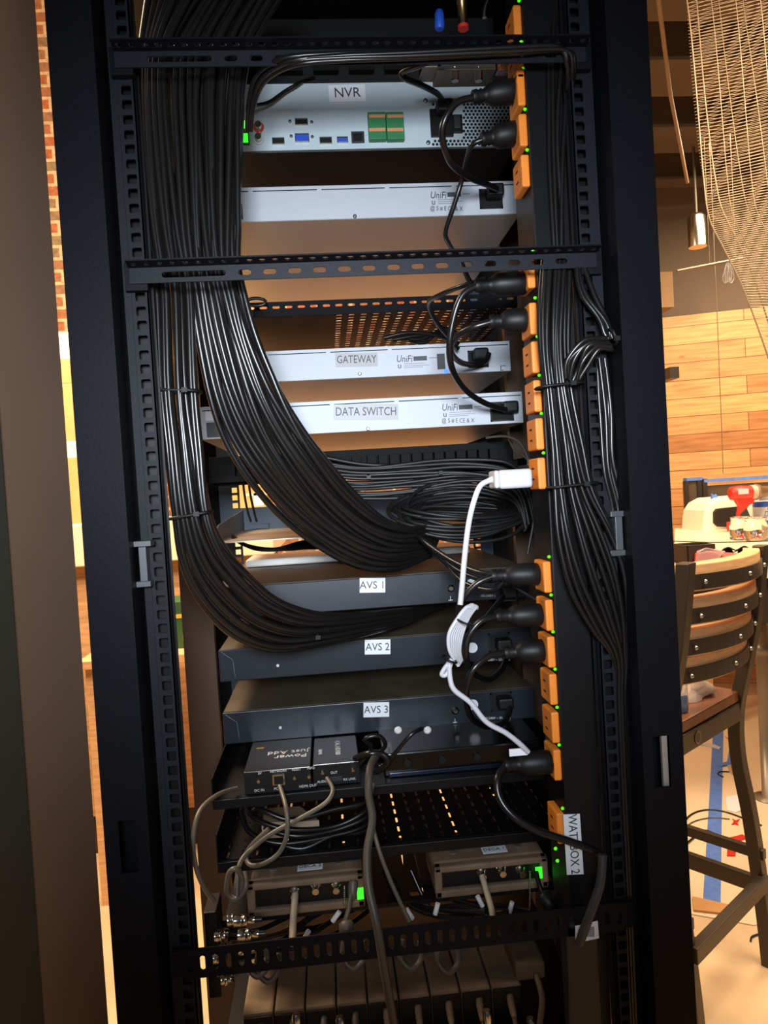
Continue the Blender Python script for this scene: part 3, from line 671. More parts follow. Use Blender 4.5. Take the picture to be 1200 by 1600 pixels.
pcord('black power cord looping down to AVS 3 from lowest of three plugs', [(788, 1020, .075), (850, 1016, .07)], [(792, 1020, .075), (765, 1025, .07), (738, 1048, .065), (728, 1085, .075), (736, 1120, .11), (760, 1135, .17), (785, 1130, .22), (796, 1112, .245), (794, 1098, .26)], (786, 1094, .2735))
pcord('thick black power cord from the lowest plug bowing right past the WATTBOX 2 label', [(788, 1196, .065), (862, 1190, .065)], [(792, 1196, .065), (778, 1215, .05), (780, 1245, .04), (802, 1275, .03), (840, 1298, .025), (885, 1313, .022), (925, 1328, .02), (944, 1340, .03)], None, .0042)
for (k, a) in enumerate(((640, 826), (648, 832), (655, 842))):
    pcord(('upper black cord slanting from the oval coil to the AVS 1 plug', 'middle black cord slanting from the oval coil to the AVS 1 plug', 'lowest black cord slanting from the oval coil over AVS 1 face')[k], None, [(a[0], a[1], .22), (a[0]+25+6*k, a[1]+22+6*k, .18), (a[0]+70, a[1]+52+8*k, .13), (a[0]+115, a[1]+70+5*k, .09), (790, 894+3*k, .08)], None, .0034)
# empty-outlet plugs: grey flat adapter plugs beside AVS 1
pcord('thin black lead crossing behind the plugs beside AVS 1', None, [(800, 915, .11), (822, 928, .10), (842, 940, .09)], None, .0022)
# white adapter and its cord
t = thing('power_adapter', 'small white power adapter plugged in the strip with white cord', 'adapter', at(803, 764, .05))
m = MB(); pbox(m, 780, 733, 833, 763, .05, 0, .034); m.build('housing', WHTP, t, .004, 3)
m = MB(); pbox(m, 774, 735, 781, 763, .05, .002, .032); m.build('end_cap', mat('light_grey_plastic', (190, 188, 190), .5), t, .002)
a = at(775, 748, .065); b = at(763, 751, .065); MB().rev(a, b-a, [(0, .0045), (.5, .004), (1, .003)], 10).build('strain_relief', WHTP, t)
MB().tube(path([(764, 751, .065), (750, 760, .06), (740, 785, .058), (732, 820, .056), (726, 870, .054), (722, 915, .052), (719, 945, .05)], 9), .0032, 8).build('cord', WHTP, t)
wb = MB()
for k in range(7):
    o = (k-3)*2.6; d = k*.0016
    wb.tube(path([(716+o*.6, 1040-abs(o), .052+d), (710+o, 1015, .046+d), (712+o*1.3, 990, .044+d), (724+o, 965, .046+d), (736+o*.9, 946+abs(o)*.4, .05+d), (741+o*.5, 950, .054+d)], 7), .0024, 6)
wb.tube(path([(706, 1030, .05), (694, 1045, .05), (690, 1054, .05), (696, 1055, .05), (702, 1045, .05), (706, 1032, .05)], 7), .0026, 6)
wb.build('cord_hank', WHTP, t)
MB().tube(path([(702, 1032, .05), (703, 1058, .048), (710, 1078, .046), (735, 1098, .046), (760, 1128, .046), (790, 1145, .046), (812, 1162, .046), (825, 1175, .05)], 9), .0030, 8).build('cord_tail', WHTP, t)
m = MB(); pbox(m, 796, 1170, 824, 1181, .05, 0, .002); m.build('cord_flag', WHT, t)
for (cx, cy) in ((726, 972), (702, 1030)):
    p = at(cx, cy, .045); k = mmpx(cx, cy, .045); pts = [p+Vector((math.cos(g)*11*k, math.sin(g)*.012, -math.cos(g)*5*k)) for g in [6.2832*i/16 for i in range(16)]]
    MB().tube(pts, .0012, 5, True).build('twist_tie', PLAS, t)

# ================================================================== LOWER SHELVES
# shelf with two small boxes and a long black amplifier
zsh = at(450, 1239, .16).z
t = thing('rack_shelf', 'black shelf below AVS 3 carrying two small black boxes', 'shelf', (0, .16, zsh))
box('shelf_plate', BLK2, t, -.219, .16, zsh-.002, .219, .55, zsh, 0)
box('rear_lip', BLK2, t, -.219, .158, zsh-.012, .219, .161, zsh-.0005, .0005)
for s in (-1, 1): box('side_wall', BLK, t, min(s*.219, s*.2205), .16, zsh-.012, max(s*.219, s*.2205), .6, zsh+.026, 0)
GLOSS = mat('glossy_brown_black', (34, 26, 20), .22, .2)
def extender(px0, px1, py0, py1, Y, d, lab):
    a = at(px0, (py0+py1)/2, Y); b = at(px1, (py0+py1)/2, Y); h = (at(px0, py0, Y)-at(px0, py1, Y)).length
    t = thing('signal_extender', lab, 'video extender', ((a.x+b.x)/2, Y, zsh)); box('housing', GLOSS, t, a.x, Y, zsh+.0002, b.x, Y+d, zsh+h, .001)
    box('rear_panel', PLAS, t, a.x+.0005, Y-.001, zsh+.001, b.x-.0005, Y, zsh+h-.001, 0)
    return t, a.x, b.x, zsh+h, h
t, xa, xb, zt2, hh = extender(381, 486, 1197, 1233, .165, .11, 'small glossy black box with upside down lettering under AVS 3, left of two')
def flat_text(s, loc, size, m, parent, ang): return text(s, loc, size, m, parent, rot=(0, 0, ang))
flat_text('Just Add', (xa+.052, .222, zt2+.0004), .016, INKW, t, math.pi); flat_text('Power', (xa+.056, .206, zt2+.0004), .016, INKW, t, math.pi)
box('gold_stripe', mat('gold_print', (190, 140, 50), .4, .6), t, xa+.008, .245, zt2, xa+.018, .248, zt2+.0004, 0)
m = MB(); m.box(xa+.035, .162, zsh+.010, xa+.050, .1645, zsh+.023); o = m.build('network_socket', CHROME, t); MB().box(xa+.037, .1615, zsh+.011, xa+.048, .1625, zsh+.021).build('socket_core', MATS['black_void'], o)
for x in (xa+.018, xa+.062, xa+.080): MB().rev((x, .164, zsh+.017), (0, -.004, 0), [(0, .003), (1, .002)], 10).build('jack', CHROME, t)
for (x, z, s) in ((.02, .026, '5V'), (.043, .0268, 'NETWORK'), (.065, .0268, 'RESET'), (.083, .0268, 'INFO')): text(s, (xa+x, .1636, zsh+z), .0042, INKW, t, 0)
for (x, s) in ((.018, 'DC IN'), (.040, 'POE'), (.078, 'HDMI OUT')): text(s, (xa+x, .1636, zsh+.005), .0045, INKW, t, 0)
t, xa, xb, zt2, hh = extender(489, 562, 1187, 1221, .172, .10, 'small glossy black box with sideways lettering under AVS 3, right of two')
flat_text('CAL-HD100', (xa+.032, .225, zt2+.0004), .010, INKW, t, -math.pi/2); flat_text('HDMI', (xa+.009, .215, zt2+.0004), .007, INKW, t, -math.pi/2)
for x in (xa+.012, xa+.05): MB().rev((x, .171, zsh+.018), (0, -.005, 0), [(0, .0032), (1, .002)], 10).build('jack', CHROME, t)
m = MB().box(xa+.02, .168, zsh+.006, xa+.036, .1715, zsh+.012); m.build('display_port_socket', DKGREY, t)
for (x, z, s) in ((.011, .006, 'AUDIO'), (.045, .006, 'RX LINK'), (.026, .016, 'OUT')): text(s, (xa+x, .1704, zsh+z), .0042, INKW, t, 0)
a = at(600, 1200, .18); b = at(842, 1182, .18)
t = thing('amplifier', 'long glossy black amplifier lying under AVS 3, right side of shelf', 'amplifier', ((a.x+b.x)/2, .2, zsh))
box('housing', mat('piano_black', (9, 9, 10), .15), t, a.x, .18, zsh, .2, .40, zsh+.030, .002)
box('edge_strip', mat('blue_black_metal', (30, 36, 54), .2, .5), t, a.x+.006, .176, zsh+.001, .196, .18, zsh+.006, .0005)
for i in range(5): MB().rev((a.x+.03+i*.045, .18, zsh+.017), (0, -.003, 0), [(0, .005), (1, .0045)], 12).build('knob', PLAS, t)
m = MB()
for (px, py) in ((622, 1141), (668, 1141)): p = at(px, py, .19); m.rev(p, (0, -.002, 0), [(0, .005), (1, .003)], 12)
m.build('printed_mark', INKW, t)

# slotted shelf
z2 = at(590, 1324, .165).z
t = thing('slotted_shelf', 'black shelf with rows of narrow slots holding loose cables', 'shelf', (0, .165, z2))
m = MB(); perf(m, (-.219, .165, z2), (1, 0, 0), (0, 1, 0), [i*.01825 for i in range(25)], [.006+i*.026 for i in range(16)], .0030, .017, (0, 0, -.0015), .0012, 2); m.build('shelf_plate', BLK2, t)
box('rear_lip', BLK2, t, -.219, .163, z2-.012, .219, .166, z2+.001, .0006)
for s in (-1, 1): box('side_wall', BLK, t, min(s*.219, s*.2205), .165, z2-.012, max(s*.219, s*.2205), .6, z2+.035, 0)
tag(MB().prism([at(410, 1310, .185)+Vector((0, 0, 0)), at(500, 1306, .19), at(470, 1282, .26), at(420, 1285, .26)], (0, 0, .02)).build('beige_adapter', mat('beige_plastic', (150, 132, 108), .6, 0, .2, 20)), 'dusty beige adapter lying on the slotted shelf, left end', 'adapter')

zg0 = at(620, 1430, .60).z; zg1 = at(620, 1318, .60).z
tg = thing('gap_mask', 'black panel with bright square windows behind the two coax boxes', 'panel', (0, .6, zg0))  # added panel, its cut-outs shape the bright gap into squares
m = MB(); perf(m, (-.236, .60, zg0), (1, 0, 0), (0, 0, 1), [i*.059 for i in range(9)], [0, (zg1-zg0)*.5, zg1-zg0], .026, .026, (0, .002, 0), 0, 2); m.build('panel_plate', BLK2, tg)
box('lower_mask', BLK2, tg, -.236, .60, zg0-.25, .236, .602, zg0, 0)  # added below to block the bright floor behind the slots
# two cable-box adapters with f connectors
z3 = at(480, 1424, .155).z
t0 = thing('rack_shelf', 'lowest black shelf under the two labelled coax boxes', 'shelf', (0, .155, z3-.004))
m = MB()
for i in range(6): m.box(-.215+i*.083, .16, z3-.004, -.215+i*.083+.064, .50, z3-.001)
m.box(-.219, .155, z3-.006, .219, .165, z3-.0005).box(-.219, .30, z3-.006, .219, .32, z3-.001); m.build('shelf_plate', BLK2, t0)
def deca(px0, px1, py0, py1, txt, lx, ly, lab, fs, gl):
    Y = .155; a = at(px0, (py0+py1)/2, Y); b = at(px1, (py0+py1)/2, Y); zt = at((px0+px1)/2, py0, Y).z; zb = at((px0+px1)/2, py1, Y).z
    zb = z3; t = thing('coax_box', lab, 'coax box', ((a.x+b.x)/2, Y, zb)); W = b.x-a.x
    box('housing', DUST, t, a.x, Y+.006, zb, b.x, Y+.085, zt, .006)
    m = MB(); h = zt-zb
    for q in ((a.x, zb, b.x, zb+.010), (a.x, zt-.008, b.x, zt), (a.x, zb, a.x+.010, zt), (b.x-.010, zb, b.x, zt)): m.box(q[0], Y-.004, q[1], q[2], Y+.008, q[3])
    m.build('front_bezel', DUST, t, .0025)
    box('recessed_panel', PLAS, t, a.x+.010, Y+.003, zb+.010, b.x-.010, Y+.007, zt-.008, 0)
    for k in fs:
        p = at(*k, Y); MB().rev((p.x, Y+.003, p.z), (0, -.014, -.002), [(0, .0065), (.3, .0065), (.32, .0045), (1, .0042)], 12).build('coax_port', CHROME, t)
    p = at(*gl, Y); MB().box(p.x-.002, Y-.005, p.z-.008, p.x+.006, Y-.003, p.z+.006).build('status_light', mat('bright_green_light', (50, 255, 40), .4, emit=1.6), t)
    p = at(lx, ly, Y+.03); o = MB().box(p.x-.016, Y+.018, zt, p.x+.016, Y+.034, zt+.0006).build('label_sticker', WHT, t)
    text(txt, (p.x, Y+.026, zt+.0010), .0085, INK, o, rot=(0, 0, 0))
    for (x, y) in ((a.x+.03, .03), (b.x-.03, .03)): MB().rev((x, Y+y, zt), (0, 0, .0012), [(0, .006), (1, .005)], 12).build('rubber_foot', mat('grey_rubber', (90, 84, 76), .7), t)
    return t
deca(386, 570, 1372, 1420, 'DECA 2', 485, 1358, 'dusty black coax box labelled DECA 2, left of the pair', [(460, 1392), (493, 1384), (525, 1383)], (560, 1392))
deca(678, 856, 1345, 1388, 'DECA 1', 771, 1328, 'dusty black coax box labelled DECA 1, right of the pair', [(752, 1362), (783, 1357), (813, 1358)], (838, 1360))
# metal pull chains hanging beside the boxes
for (px, y0, y1, lab) in ((538, 1385, 1420, 'beaded metal chain hanging before the green light, left side'), (828, 1362, 1438, 'beaded metal chain hanging close to the power strip')):
    m = MB(); k = y0
    while k < y1:
        p = at(px, k, .14); m.rev(p+Vector((0, 0, .0012)), (0, 0, -.0024), [(0, .0004), (.25, .0011), (.5, .0013), (.75, .0011), (1, .0004)], 6); k += 3.2
    tag(m.build('bead_chain', SCREW), lab, 'chain')

# row of dusty power bricks along the bottom
zbx = at(600, 1560, .10).z
xs = [377, 427, 476, 525, 574, 623, 672, 719, 767, 815]
pos = ('first from the left', 'second from the left', 'third from the left', 'fourth from the left', 'fifth from the left', 'sixth from the left', 'third from its right end', 'second from its right end', 'at its right end')
t0 = thing('bottom_shelf', 'black shelf under the row of dusty power bricks', 'shelf', (0, .1, zbx-.05))
box('shelf_plate', BLK2, t0, -.219, .06, zbx-.052, .219, .4, zbx-.05, 0)
for i in range(9):
    a = at(xs[i]+1, 1560, .105); b = at(xs[i+1]-1, 1560, .105)
    t = thing('power_brick', 'dusty dark power brick in the bottom row, '+pos[i], 'power brick', ((a.x+b.x)/2, .14, zbx-.05), 'bottom row of power bricks')
    box('housing', DUST, t, a.x, .10, zbx-.050, b.x, .205, zbx, .003)
    box('front_panel', PLAS, t, a.x+.001, .098, zbx-.048, b.x-.001, .101, zbx-.004, .001)
    xc = (a.x+b.x)/2+.003
    MB().rev((xc, .100, zbx-.014), (0, -.02, -.012), [(0, .005), (.2, .0042), (.3, .0048), (.4, .004), (.5, .0046), (.6, .0038), (.7, .0042), (1, .003)], 10).build('strain_relief', GREYC if i < 4 else DUST, t)
    MB().tube([Vector(q) for q in cr([(xc, .082, zbx-.025), (xc+.002, .07, zbx-.05), (xc+.006, .068, zbx-.08), (xc+.010, .07, zbx-.14)], 6)], .0028, 7).build('lead', DUST, t)
a = at(806, 1505, .10); b = at(852, 1510, .10); zr = at(845, 1507, .10).z
t = thing('power_brick', 'dusty dark power brick raised above the right end of the bottom row', 'power brick', ((a.x+b.x)/2, .12, zbx))
box('housing', mat('dusty_brown_plastic', (96, 78, 58), .75, 0, .2, 20), t, a.x, .10, zbx+.001, b.x, .16, zbx+.022, .003)
MB().tube([Vector(q) for q in cr([(b.x-.012, .10, zbx+.008), (b.x-.010, .085, zbx-.01), (b.x-.016, .08, zbx-.04), (b.x-.022, .08, zbx-.09)], 6)], .0036, 7).build('lead', DUST, t)

# grey leads about the lower shelves
def lead(lab, pts, r=.0028, m=GREYC, group=None):
    return tag(MB().tube(path(pts, 9), r, 8).build('cable', m), lab, 'cable', group)
lead('grey lead arching from the shelf end down beside left rail', [(370, 1232, .17), (340, 1242, .13), (312, 1268, .09), (302, 1310, .07), (305, 1350, .065), (318, 1385, .07), (335, 1408, .08)])
lead('grey lead from the left small box curling down over slotted shelf', [(437, 1228, .155), (447, 1262, .12), (449, 1300, .11), (438, 1330, .11), (415, 1348, .11), (393, 1352, .12), (385, 1340, .13), (392, 1322, .13), (420, 1295, .13)])
lead('grey lead from the right small box slanting to lower left', [(511, 1216, .155), (520, 1235, .13), (508, 1255, .12), (470, 1278, .12), (425, 1302, .12), (395, 1325, .12), (380, 1340, .11), (372, 1360, .10), (370, 1400, .09)])
lead('thick grey lead hanging down the middle to the rack bottom', [(590, 1178, .14), (578, 1200, .10), (576, 1240, .08), (582, 1280, .06), (574, 1330, .04), (576, 1385, .02), (588, 1440, .005), (598, 1500, .0), (612, 1580, .0), (622, 1640, .0)], .0046, mat('grey_brown_jacket', (66, 58, 50), .5))
lead('thin grey lead slanting behind the thick middle lead', [(583, 1225, .12), (578, 1260, .10), (590, 1320, .08), (612, 1380, .07), (640, 1440, .06)], .0024)
lead('dark tangled lead knotted above right small box', [(560, 1195, .15), (580, 1170, .14), (570, 1155, .13), (592, 1150, .13), (602, 1165, .14), (585, 1185, .15), (600, 1195, .15), (640, 1150, .14), (660, 1138, .15)], .0026, CORD)
lead('second dark lead knotted above right small box', [(555, 1185, .15), (575, 1178, .13), (596, 1178, .13), (606, 1190, .13), (590, 1205, .14), (570, 1200, .15)], .004, CORD)
for k, (y0, dx) in enumerate(((1290, 0), (1300, 10), (1312, -8), (1275, 5), (1320, 20))):
    lead('dark cable looping loosely on the slotted shelf', [(385+dx, 1255+6*k, .22), (400+dx, y0-10, .19), (450+dx, y0+6, .18), (520, y0+2-4*k, .19), (570, y0-22, .2), (585, y0-50, .22)], .0036, CORD, 'dark cables on the slotted shelf')
lead('grey loop curling beside the left end of DECA 2', [(372, 1400, .10), (378, 1375, .10), (370, 1358, .09), (358, 1365, .09), (355, 1395, .10), (370, 1404, .10), (384, 1385, .10), (382, 1362, .11)], .0032)
lead('pale grey cable plugged in DECA 2 left port', [(461, 1398, .135), (460, 1415, .12), (458, 1440, .10), (457, 1475, .07)], .0042, mat('pale_grey_jacket', (160, 150, 134), .5))
lead('pale grey cable plugged in the first port of DECA 1', [(753, 1368, .135), (760, 1392, .12), (768, 1420, .10), (772, 1445, .08)], .0038, MATS['pale_grey_jacket'])
lead('grey cable with bulky filter hanging from DECA 2', [(550, 1385, .14), (546, 1415, .12), (540, 1440, .11), (541, 1470, .09)], .0030)
tag(MB().rev(at(541, 1438, .10), at(542, 1462, .09)-at(541, 1438, .10), [(0, .005), (.2, .009), (.5, .0085), (.8, .009), (1, .006)], 14).build('ferrite_filter', GREYC), 'bulky grey filter on the cable below DECA 2', 'cable filter')
tag(MB().rev(at(552, 1376, .14), at(550, 1408, .13)-at(552, 1376, .14), [(0, .005), (.3, .0062), (.7, .0055), (1, .003)], 12).build('power_connector', GREYC), 'grey barrel power plug in the right end of DECA 2', 'connector')
tag(MB().rev(at(846, 1395, .11), at(868, 1428, .10)-at(846, 1395, .11), [(0, .004), (.1, .009), (.9, .0085), (1, .005)], 14).build('ferrite_filter', PLAS), 'black cylindrical filter under DECA 1 near power strip', 'cable filter')
lead('black cord passing from DECA 1 through black filter', [(838, 1362, .13), (842, 1380, .12), (850, 1402, .11), (866, 1426, .10), (880, 1450, .09), (884, 1500, .09)], .0028, CORD)
for k in range(7):
    x0 = 600+k*14
    lead('dark cable slanting between the coax boxes and bottom bar', [(x0, 1360+(k % 3)*14, .2), (x0+20+k*6, 1400+(k % 4)*9, .17), (x0+70+k*10, 1428-(k % 3)*6, .14), (x0+140+k*4, 1436-(k % 2)*12, .12)], .0030, CORD, 'dark cables behind the bottom bar')
for k in range(6):
    x0 = 395+k*20
    lead('dark cable bowing under DECA 2 behind bottom bar', [(350+k*4, 1445+k*11, .11), (x0, 1455+(k % 3)*8, .14), (x0+50, 1435+(k % 2)*10, .17), (x0+90, 1415, .2)], .0030, CORD, 'dark cables under DECA 2')
# coax plugs at the left end
cp = [(398, 1438), (404, 1460), (398, 1482), (372, 1437), (352, 1462), (352, 1480), (350, 1496), (356, 1516), (362, 1530)]
for i, (px, py) in enumerate(cp):
    a = at(px, py-1, .085+.006*(i % 3)); b = at(px-(32 if i < 3 else 16), py+1, .085+.006*(i % 3))
    t = thing('coax_plug', 'nickel coax plug in the cluster beside the left rail', 'connector', a, 'coax plugs beside left rail')
    d = b-a
    MB().rev(a, d, [(0, .0042), (.35, .0042), (.36, .0062), (.62, .0062), (.63, .0052), (.66, .0064), (1, .0064)], 10).build('ferrule', CHROME, t)
    MB().rev(a-d*.35, d*.36, [(0, .0034), (1, .0034)], 8).build('cable_end', CORD, t)
box_ = thing('junction_block', 'black junction block the coax plugs screw into by left rail', 'junction block', at(334, 1560, .09))
m = MB(); pbox(m, 322, 1425, 342, 1560, .09, 0, .04); m.build('housing', BLK2, box_, .001)
# white tags on bunched cables
for i, (px, py, a) in enumerate(((478, 1462, .6), (640, 1428, -.5), (682, 1420, .3), (750, 1408, -.4), (798, 1418, .3), (525, 1432, .7))):
    p = at(px, py, .13); d = Vector((math.sin(a), 0, math.cos(a)))*.007
    tag(MB().rev(p-d, d*2, [(0, .003), (1, .003)], 8).build('cable_marker', WHT), 'white marker sleeve on a cable behind the bottom bar', 'cable marker', 'white cable markers')
t = thing('power_supply', 'black power supply with white barcode sticker at lower right', 'power supply', at(908, 1620, .02))
m = MB(); pbox(m, 888, 1442, 938, 1640, .02, .0, .022); m.build('housing', mat('navy_black_plastic', (20, 22, 32), .4), t, .003)
q = [at(899, 1447, .0192), at(934, 1439, .0192), at(936, 1466, .0192), at(899, 1474, .0192)]; o = MB().prism(q, (0, .0006, 0)).build('label_sticker', WHT, t)
m = MB()
for i in range(9): pbox(m, 915+i*1.6, 1448, 915.8+i*1.6, 1464, .0188, 0, .0004)
m.build('barcode', INK, o)
lead('flat black cord twisting down over the power supply', [(942, 1335, .012), (938, 1380, .008), (925, 1420, .006), (912, 1455, .008), (905, 1475, .01)], .005, mat('grey_black_jacket', (48, 47, 48), .5))

# ================================================================== THROUGH THE RACK AND TO THE LEFT: bar counter and cartons
ctr = thing('bar_counter', 'brown wooden bar counter with thick cream top behind the rack', 'counter', (-1.2, 2.5, 0))
box('front_cladding', mat('rough_brown_wood', (196, 150, 106), .7, 0, .25, 8, .3, stretch=(1, 1, 9)), ctr, -2.4, 2.2, .16, -.32, 2.26, 1.17, 0)
box('carcass', PURL, ctr, -2.4, 2.26, 0, -.32, 2.9, 1.17, 0)
box('plinth', mat('dark_brown_kick', (60, 40, 26), .7), ctr, -2.4, 2.22, 0, -.32, 2.26, .16, 0)
box('worktop', CREAM, ctr, -2.45, 2.15, 1.17, -.28, 2.95, 1.335, .004)
def carton(px0, px1, py0, py1, Y, d, m, lab, name='cardboard_box', cat='box', floor=None):
    a = at(px0, (py0+py1)/2, Y); b = at(px1, (py0+py1)/2, Y); z1 = at((px0+px1)/2, py0, Y).z; z0 = at((px0+px1)/2, py1, Y).z if floor is None else floor
    t = thing(name, lab, cat, ((a.x+b.x)/2, Y+d/2, z0)); box('carton', m, t, a.x, Y, z0, b.x, Y+d, z1, .002)
    return t, a.x, b.x, z0, z1
t, xa, xb, z0, zA = carton(40, 128, 717, 790, 2.5, .3, CARD, 'plain cardboard box on counter, seen left of rack post', floor=1.335)
box('packing_tape', mat('tan_tape', (170, 120, 70), .4), t, (xa+xb)/2-.025, 2.499, z0+.001, (xa+xb)/2+.025, 2.5, zA, 0)
t, xa, xb, z0, zB = carton(36, 125, 690, 717, 2.5, .28, CREAM, 'flat cream box on the cardboard box left of rack', floor=zA)
box('printed_mark', INK, t, xb-.10, 2.499, z0+.03, xb-.09, 2.5, z0+.06, 0)
t, xa, xb, z0, zC = carton(34, 122, 600, 690, 2.5, .28, CARD, 'tall cardboard box with white label left of rack', floor=zB)
box('label_sticker', WHT, t, xb-.115, 2.499, z0+.02, xb-.06, 2.5, z0+.11, 0)
t, xa, xb, z0, zD_ = carton(30, 118, 562, 600, 2.5, .28, mat('knotty_wood', (176, 128, 76), .6, 0, .3, 9), 'knotty wooden crate on top of the cartons left of rack', 'wooden_crate', 'crate', floor=zC)
carton(28, 116, 520, 562, 2.5, .28, CREAM, 'cream carton topmost of the stack left of rack', floor=zD_)
t, xa, xb, z0, z1 = carton(362, 418, 748, 800, 2.4, .3, CARD, 'small cardboard box seen through the rack above blue tray', floor=1.335)
box('packing_tape', CREAM, t, xa+.06, 2.399, (z0+z1)/2, xb-.002, 2.4, (z0+z1)/2+.012, 0); box('label_sticker', WHT, t, xb-.06, 2.399, z0+.03, xb-.02, 2.4, z0+.09, 0)
a = at(282, 940, 1.9); b = at(299, 1012, 1.9)
gt = thing('parts_shelf', 'small wooden side table standing before the counter', 'table', (-.75, 1.9, 0))
zg = b.z
box('table_top', WOODO, gt, -.95, 1.8, zg-.03, -.52, 2.12, zg, .002)
for (x, y) in ((-.93, 1.82), (-.56, 1.82), (-.93, 2.08), (-.56, 2.08)): box('leg', WOODO, gt, x, y, 0, x+.035, y+.035, zg-.03, 0)
t = thing('green_box', 'green carton with yellow lettering seen beside the left rail', 'box', ((a.x+b.x)/2, 1.95, zg))
box('carton', mat('green_print_card', (44, 82, 44), .6), t, a.x-.12, 1.9, zg, b.x+.01, 2.08, a.z, .002)
text('HE', (at(293, 997, 1.898).x, 1.8985, at(293, 997, 1.9).z), .030, mat('yellow_print', (200, 170, 60), .6), t, 0)
box('yellow_band', MATS['yellow_print'], t, a.x-.12, 1.8985, a.z-.06, b.x+.01, 1.9, a.z-.045, 0)

# ================================================================== RIGHT: BAR STOOL
E1 = Vector((.80, .60, 0)); E2 = Vector((-.60, .80, 0)); B0 = Vector((.72, .93, 0))
def st(a, b, z): return B0+E1*a+E2*b+Vector((0, 0, z))
stool = thing('bar_stool', 'ladder back bar stool with oak slats and dark metal straps', 'bar stool', st(.2, .2, 0))
W = .44
def rz(px, py, Y): return at(px, py, Y).z
for s in (0, 1):
    m = MB(); a = W*s
    pr = [(-.05, .0), (-.04, .16), (-.016, .41), (.010, .58), (.008, .71), (-.02, .84), (-.052, .99), (-.078, 1.185)]
    pts = cr(pr, 5); vs = []; fs = []
    for (b, z) in pts:
        for (da, db) in ((-.018, -.012), (.018, -.012), (.018, .022), (-.018, .022)): vs.append(st(a+da, b+db, z))
    n = len(pts)
    for i in range(n-1):
        for k in range(4): fs.append((i*4+k, i*4+(k+1) % 4, i*4+4+(k+1) % 4, i*4+4+k))
    fs += [(3, 2, 1, 0), (n*4-4, n*4-3, n*4-2, n*4-1)]
    m.add(vs, fs); m.build('back_upright', BRNZ, stool, .003)
    m = MB(); m.prism([st(a-.015, .40, .74), st(a+.015, .40, .74), st(a+.015, .43, .74), st(a-.015, .43, .74)], st(0, .05, 0)-st(0, 0, .74)); m.build('leg', BRNZ, stool)
def curved(za, zb_, b0, b1, sag, back):
    m = MB(); N = 14; vs = []; fs = []
    for i in range(N+1):
        a = .012+(W-.024)*i/N; c = -sag*(1-(2*i/N-1)**2)
        for (b, z) in ((b0, za), (b1, za), (b1, zb_), (b0, zb_)): vs.append(st(a, b+c+back, z))
    for i in range(N):
        for k in range(4): fs.append((i*4+k, i*4+(k+1) % 4, i*4+4+(k+1) % 4, i*4+4+k))
    fs += [(3, 2, 1, 0), (N*4, N*4+1, N*4+2, N*4+3)]
    return m.add(vs, fs)
for k in range(4):
    zc = (1.140, 1.058, .980, .910)[k]; back = (-.066, -.052, -.036, -.022)[k]
    curved(zc-.027, zc+.038, -.006, .038, .05, back).build('back_slat', WOODO, stool, .003)
    o = curved(zc-.022, zc+.014, -.011, -.006, .05, back).build('metal_strap', BRNZ, stool)
    m = MB()
    for a in (.045, .22, .395):
        c = -.05*(1-(2*a/W-1)**2); p = st(a, -.011+c+back, zc-.004); m.rev(p, E2*-.006, [(0, .006), (.6, .005), (1, .002)], 10)
    m.build('strap_bolt', SCREW, o)
m = MB(); m.prism([st(.0, .0, .742), st(W, .0, .742), st(W-.01, .44, .742), st(.01, .44, .742)], (0, 0, .03)); m.build('seat', mat('dark_stained_oak', (120, 72, 44), .4, 0, .2, 12, stretch=(1, 6, 1)), stool, .004)
m = MB(); m.prism([st(.0, -.004, .69), st(W, -.004, .69), st(W, .02, .69), st(.0, .02, .69)], (0, 0, .05))
for a in (0, W-.025): m.prism([st(a, .0, .69), st(a+.025, .0, .69), st(a+.025, .43, .69), st(a, .43, .69)], (0, 0, .05))
m.build('seat_frame', BRNZ, stool, .002)
p = st(.16, -.0045, .715); MB().rev(p, E2*-.0015, [(0, .017), (1, .017)], 20).build('maker_badge', mat('bronze_badge', (120, 104, 84), .35, .8), stool)
MB().rev(p+E2*-.0012, E2*-.001, [(0, .012), (1, .012)], 18).build('maker_badge', BRNZ, stool)
for (z, hh_) in ((.30, .028), (.20, .045)):
    for a in (0, W):
        m = MB(); m.prism([st(a-.01, -.045, z), st(a+.012, -.045, z), st(a+.012, .47, z), st(a-.01, .47, z)], (0, 0, hh_)); m.build('stretcher', BRNZ, stool, .002)
m = MB(); m.prism([st(0, -.055, .22), st(W, -.055, .22), st(W, -.03, .22), st(0, -.03, .22)], (0, 0, .04)); m.build('stretcher', BRNZ, stool, .002)
# bottle and plastic bag on the seat
t = thing('water_bottle', 'clear plastic bottle of blue water on the stool seat', 'bottle', st(.165, .05, .772))
b0 = st(.165, .05, .772)
MB().rev(b0, (0, 0, .13), [(0, .024), (.04, .029), (.3, .029), (.33, .027), (.36, .029), (.6, .029), (.8, .02), (.95, .013), (1, .013)], 18).build('bottle_body', CLEAR, t)
MB().rev(b0+Vector((0, 0, .002)), (0, 0, .045), [(0, .022), (.05, .026), (1, .026)], 18).build('liquid', mat('blue_liquid', (60, 140, 210), .1, trans=.4), t)
MB().rev(b0+Vector((0, 0, .13)), (0, 0, .02), [(0, .0145), (1, .0145)], 14).build('cap', WHTP, t)
rn = random.Random(2)
m = MB(); vs = []; fs = []; NU, NV = 26, 10
for j in range(NV):
    for i in range(NU):
        g = 6.2832*i/NU; e = j/(NV-1); rr = math.cos(e*1.5)**.6*(1+.12*math.sin(5*g+j)+.08*rn.uniform(-1, 1)) if j < NV-1 else .02
        vs.append(st(.315+.085*rr*math.cos(g), .125+.09*rr*math.sin(g), .7725+.075*math.sin(e*1.55)+(.006*rn.uniform(0, 1) if j else 0)))
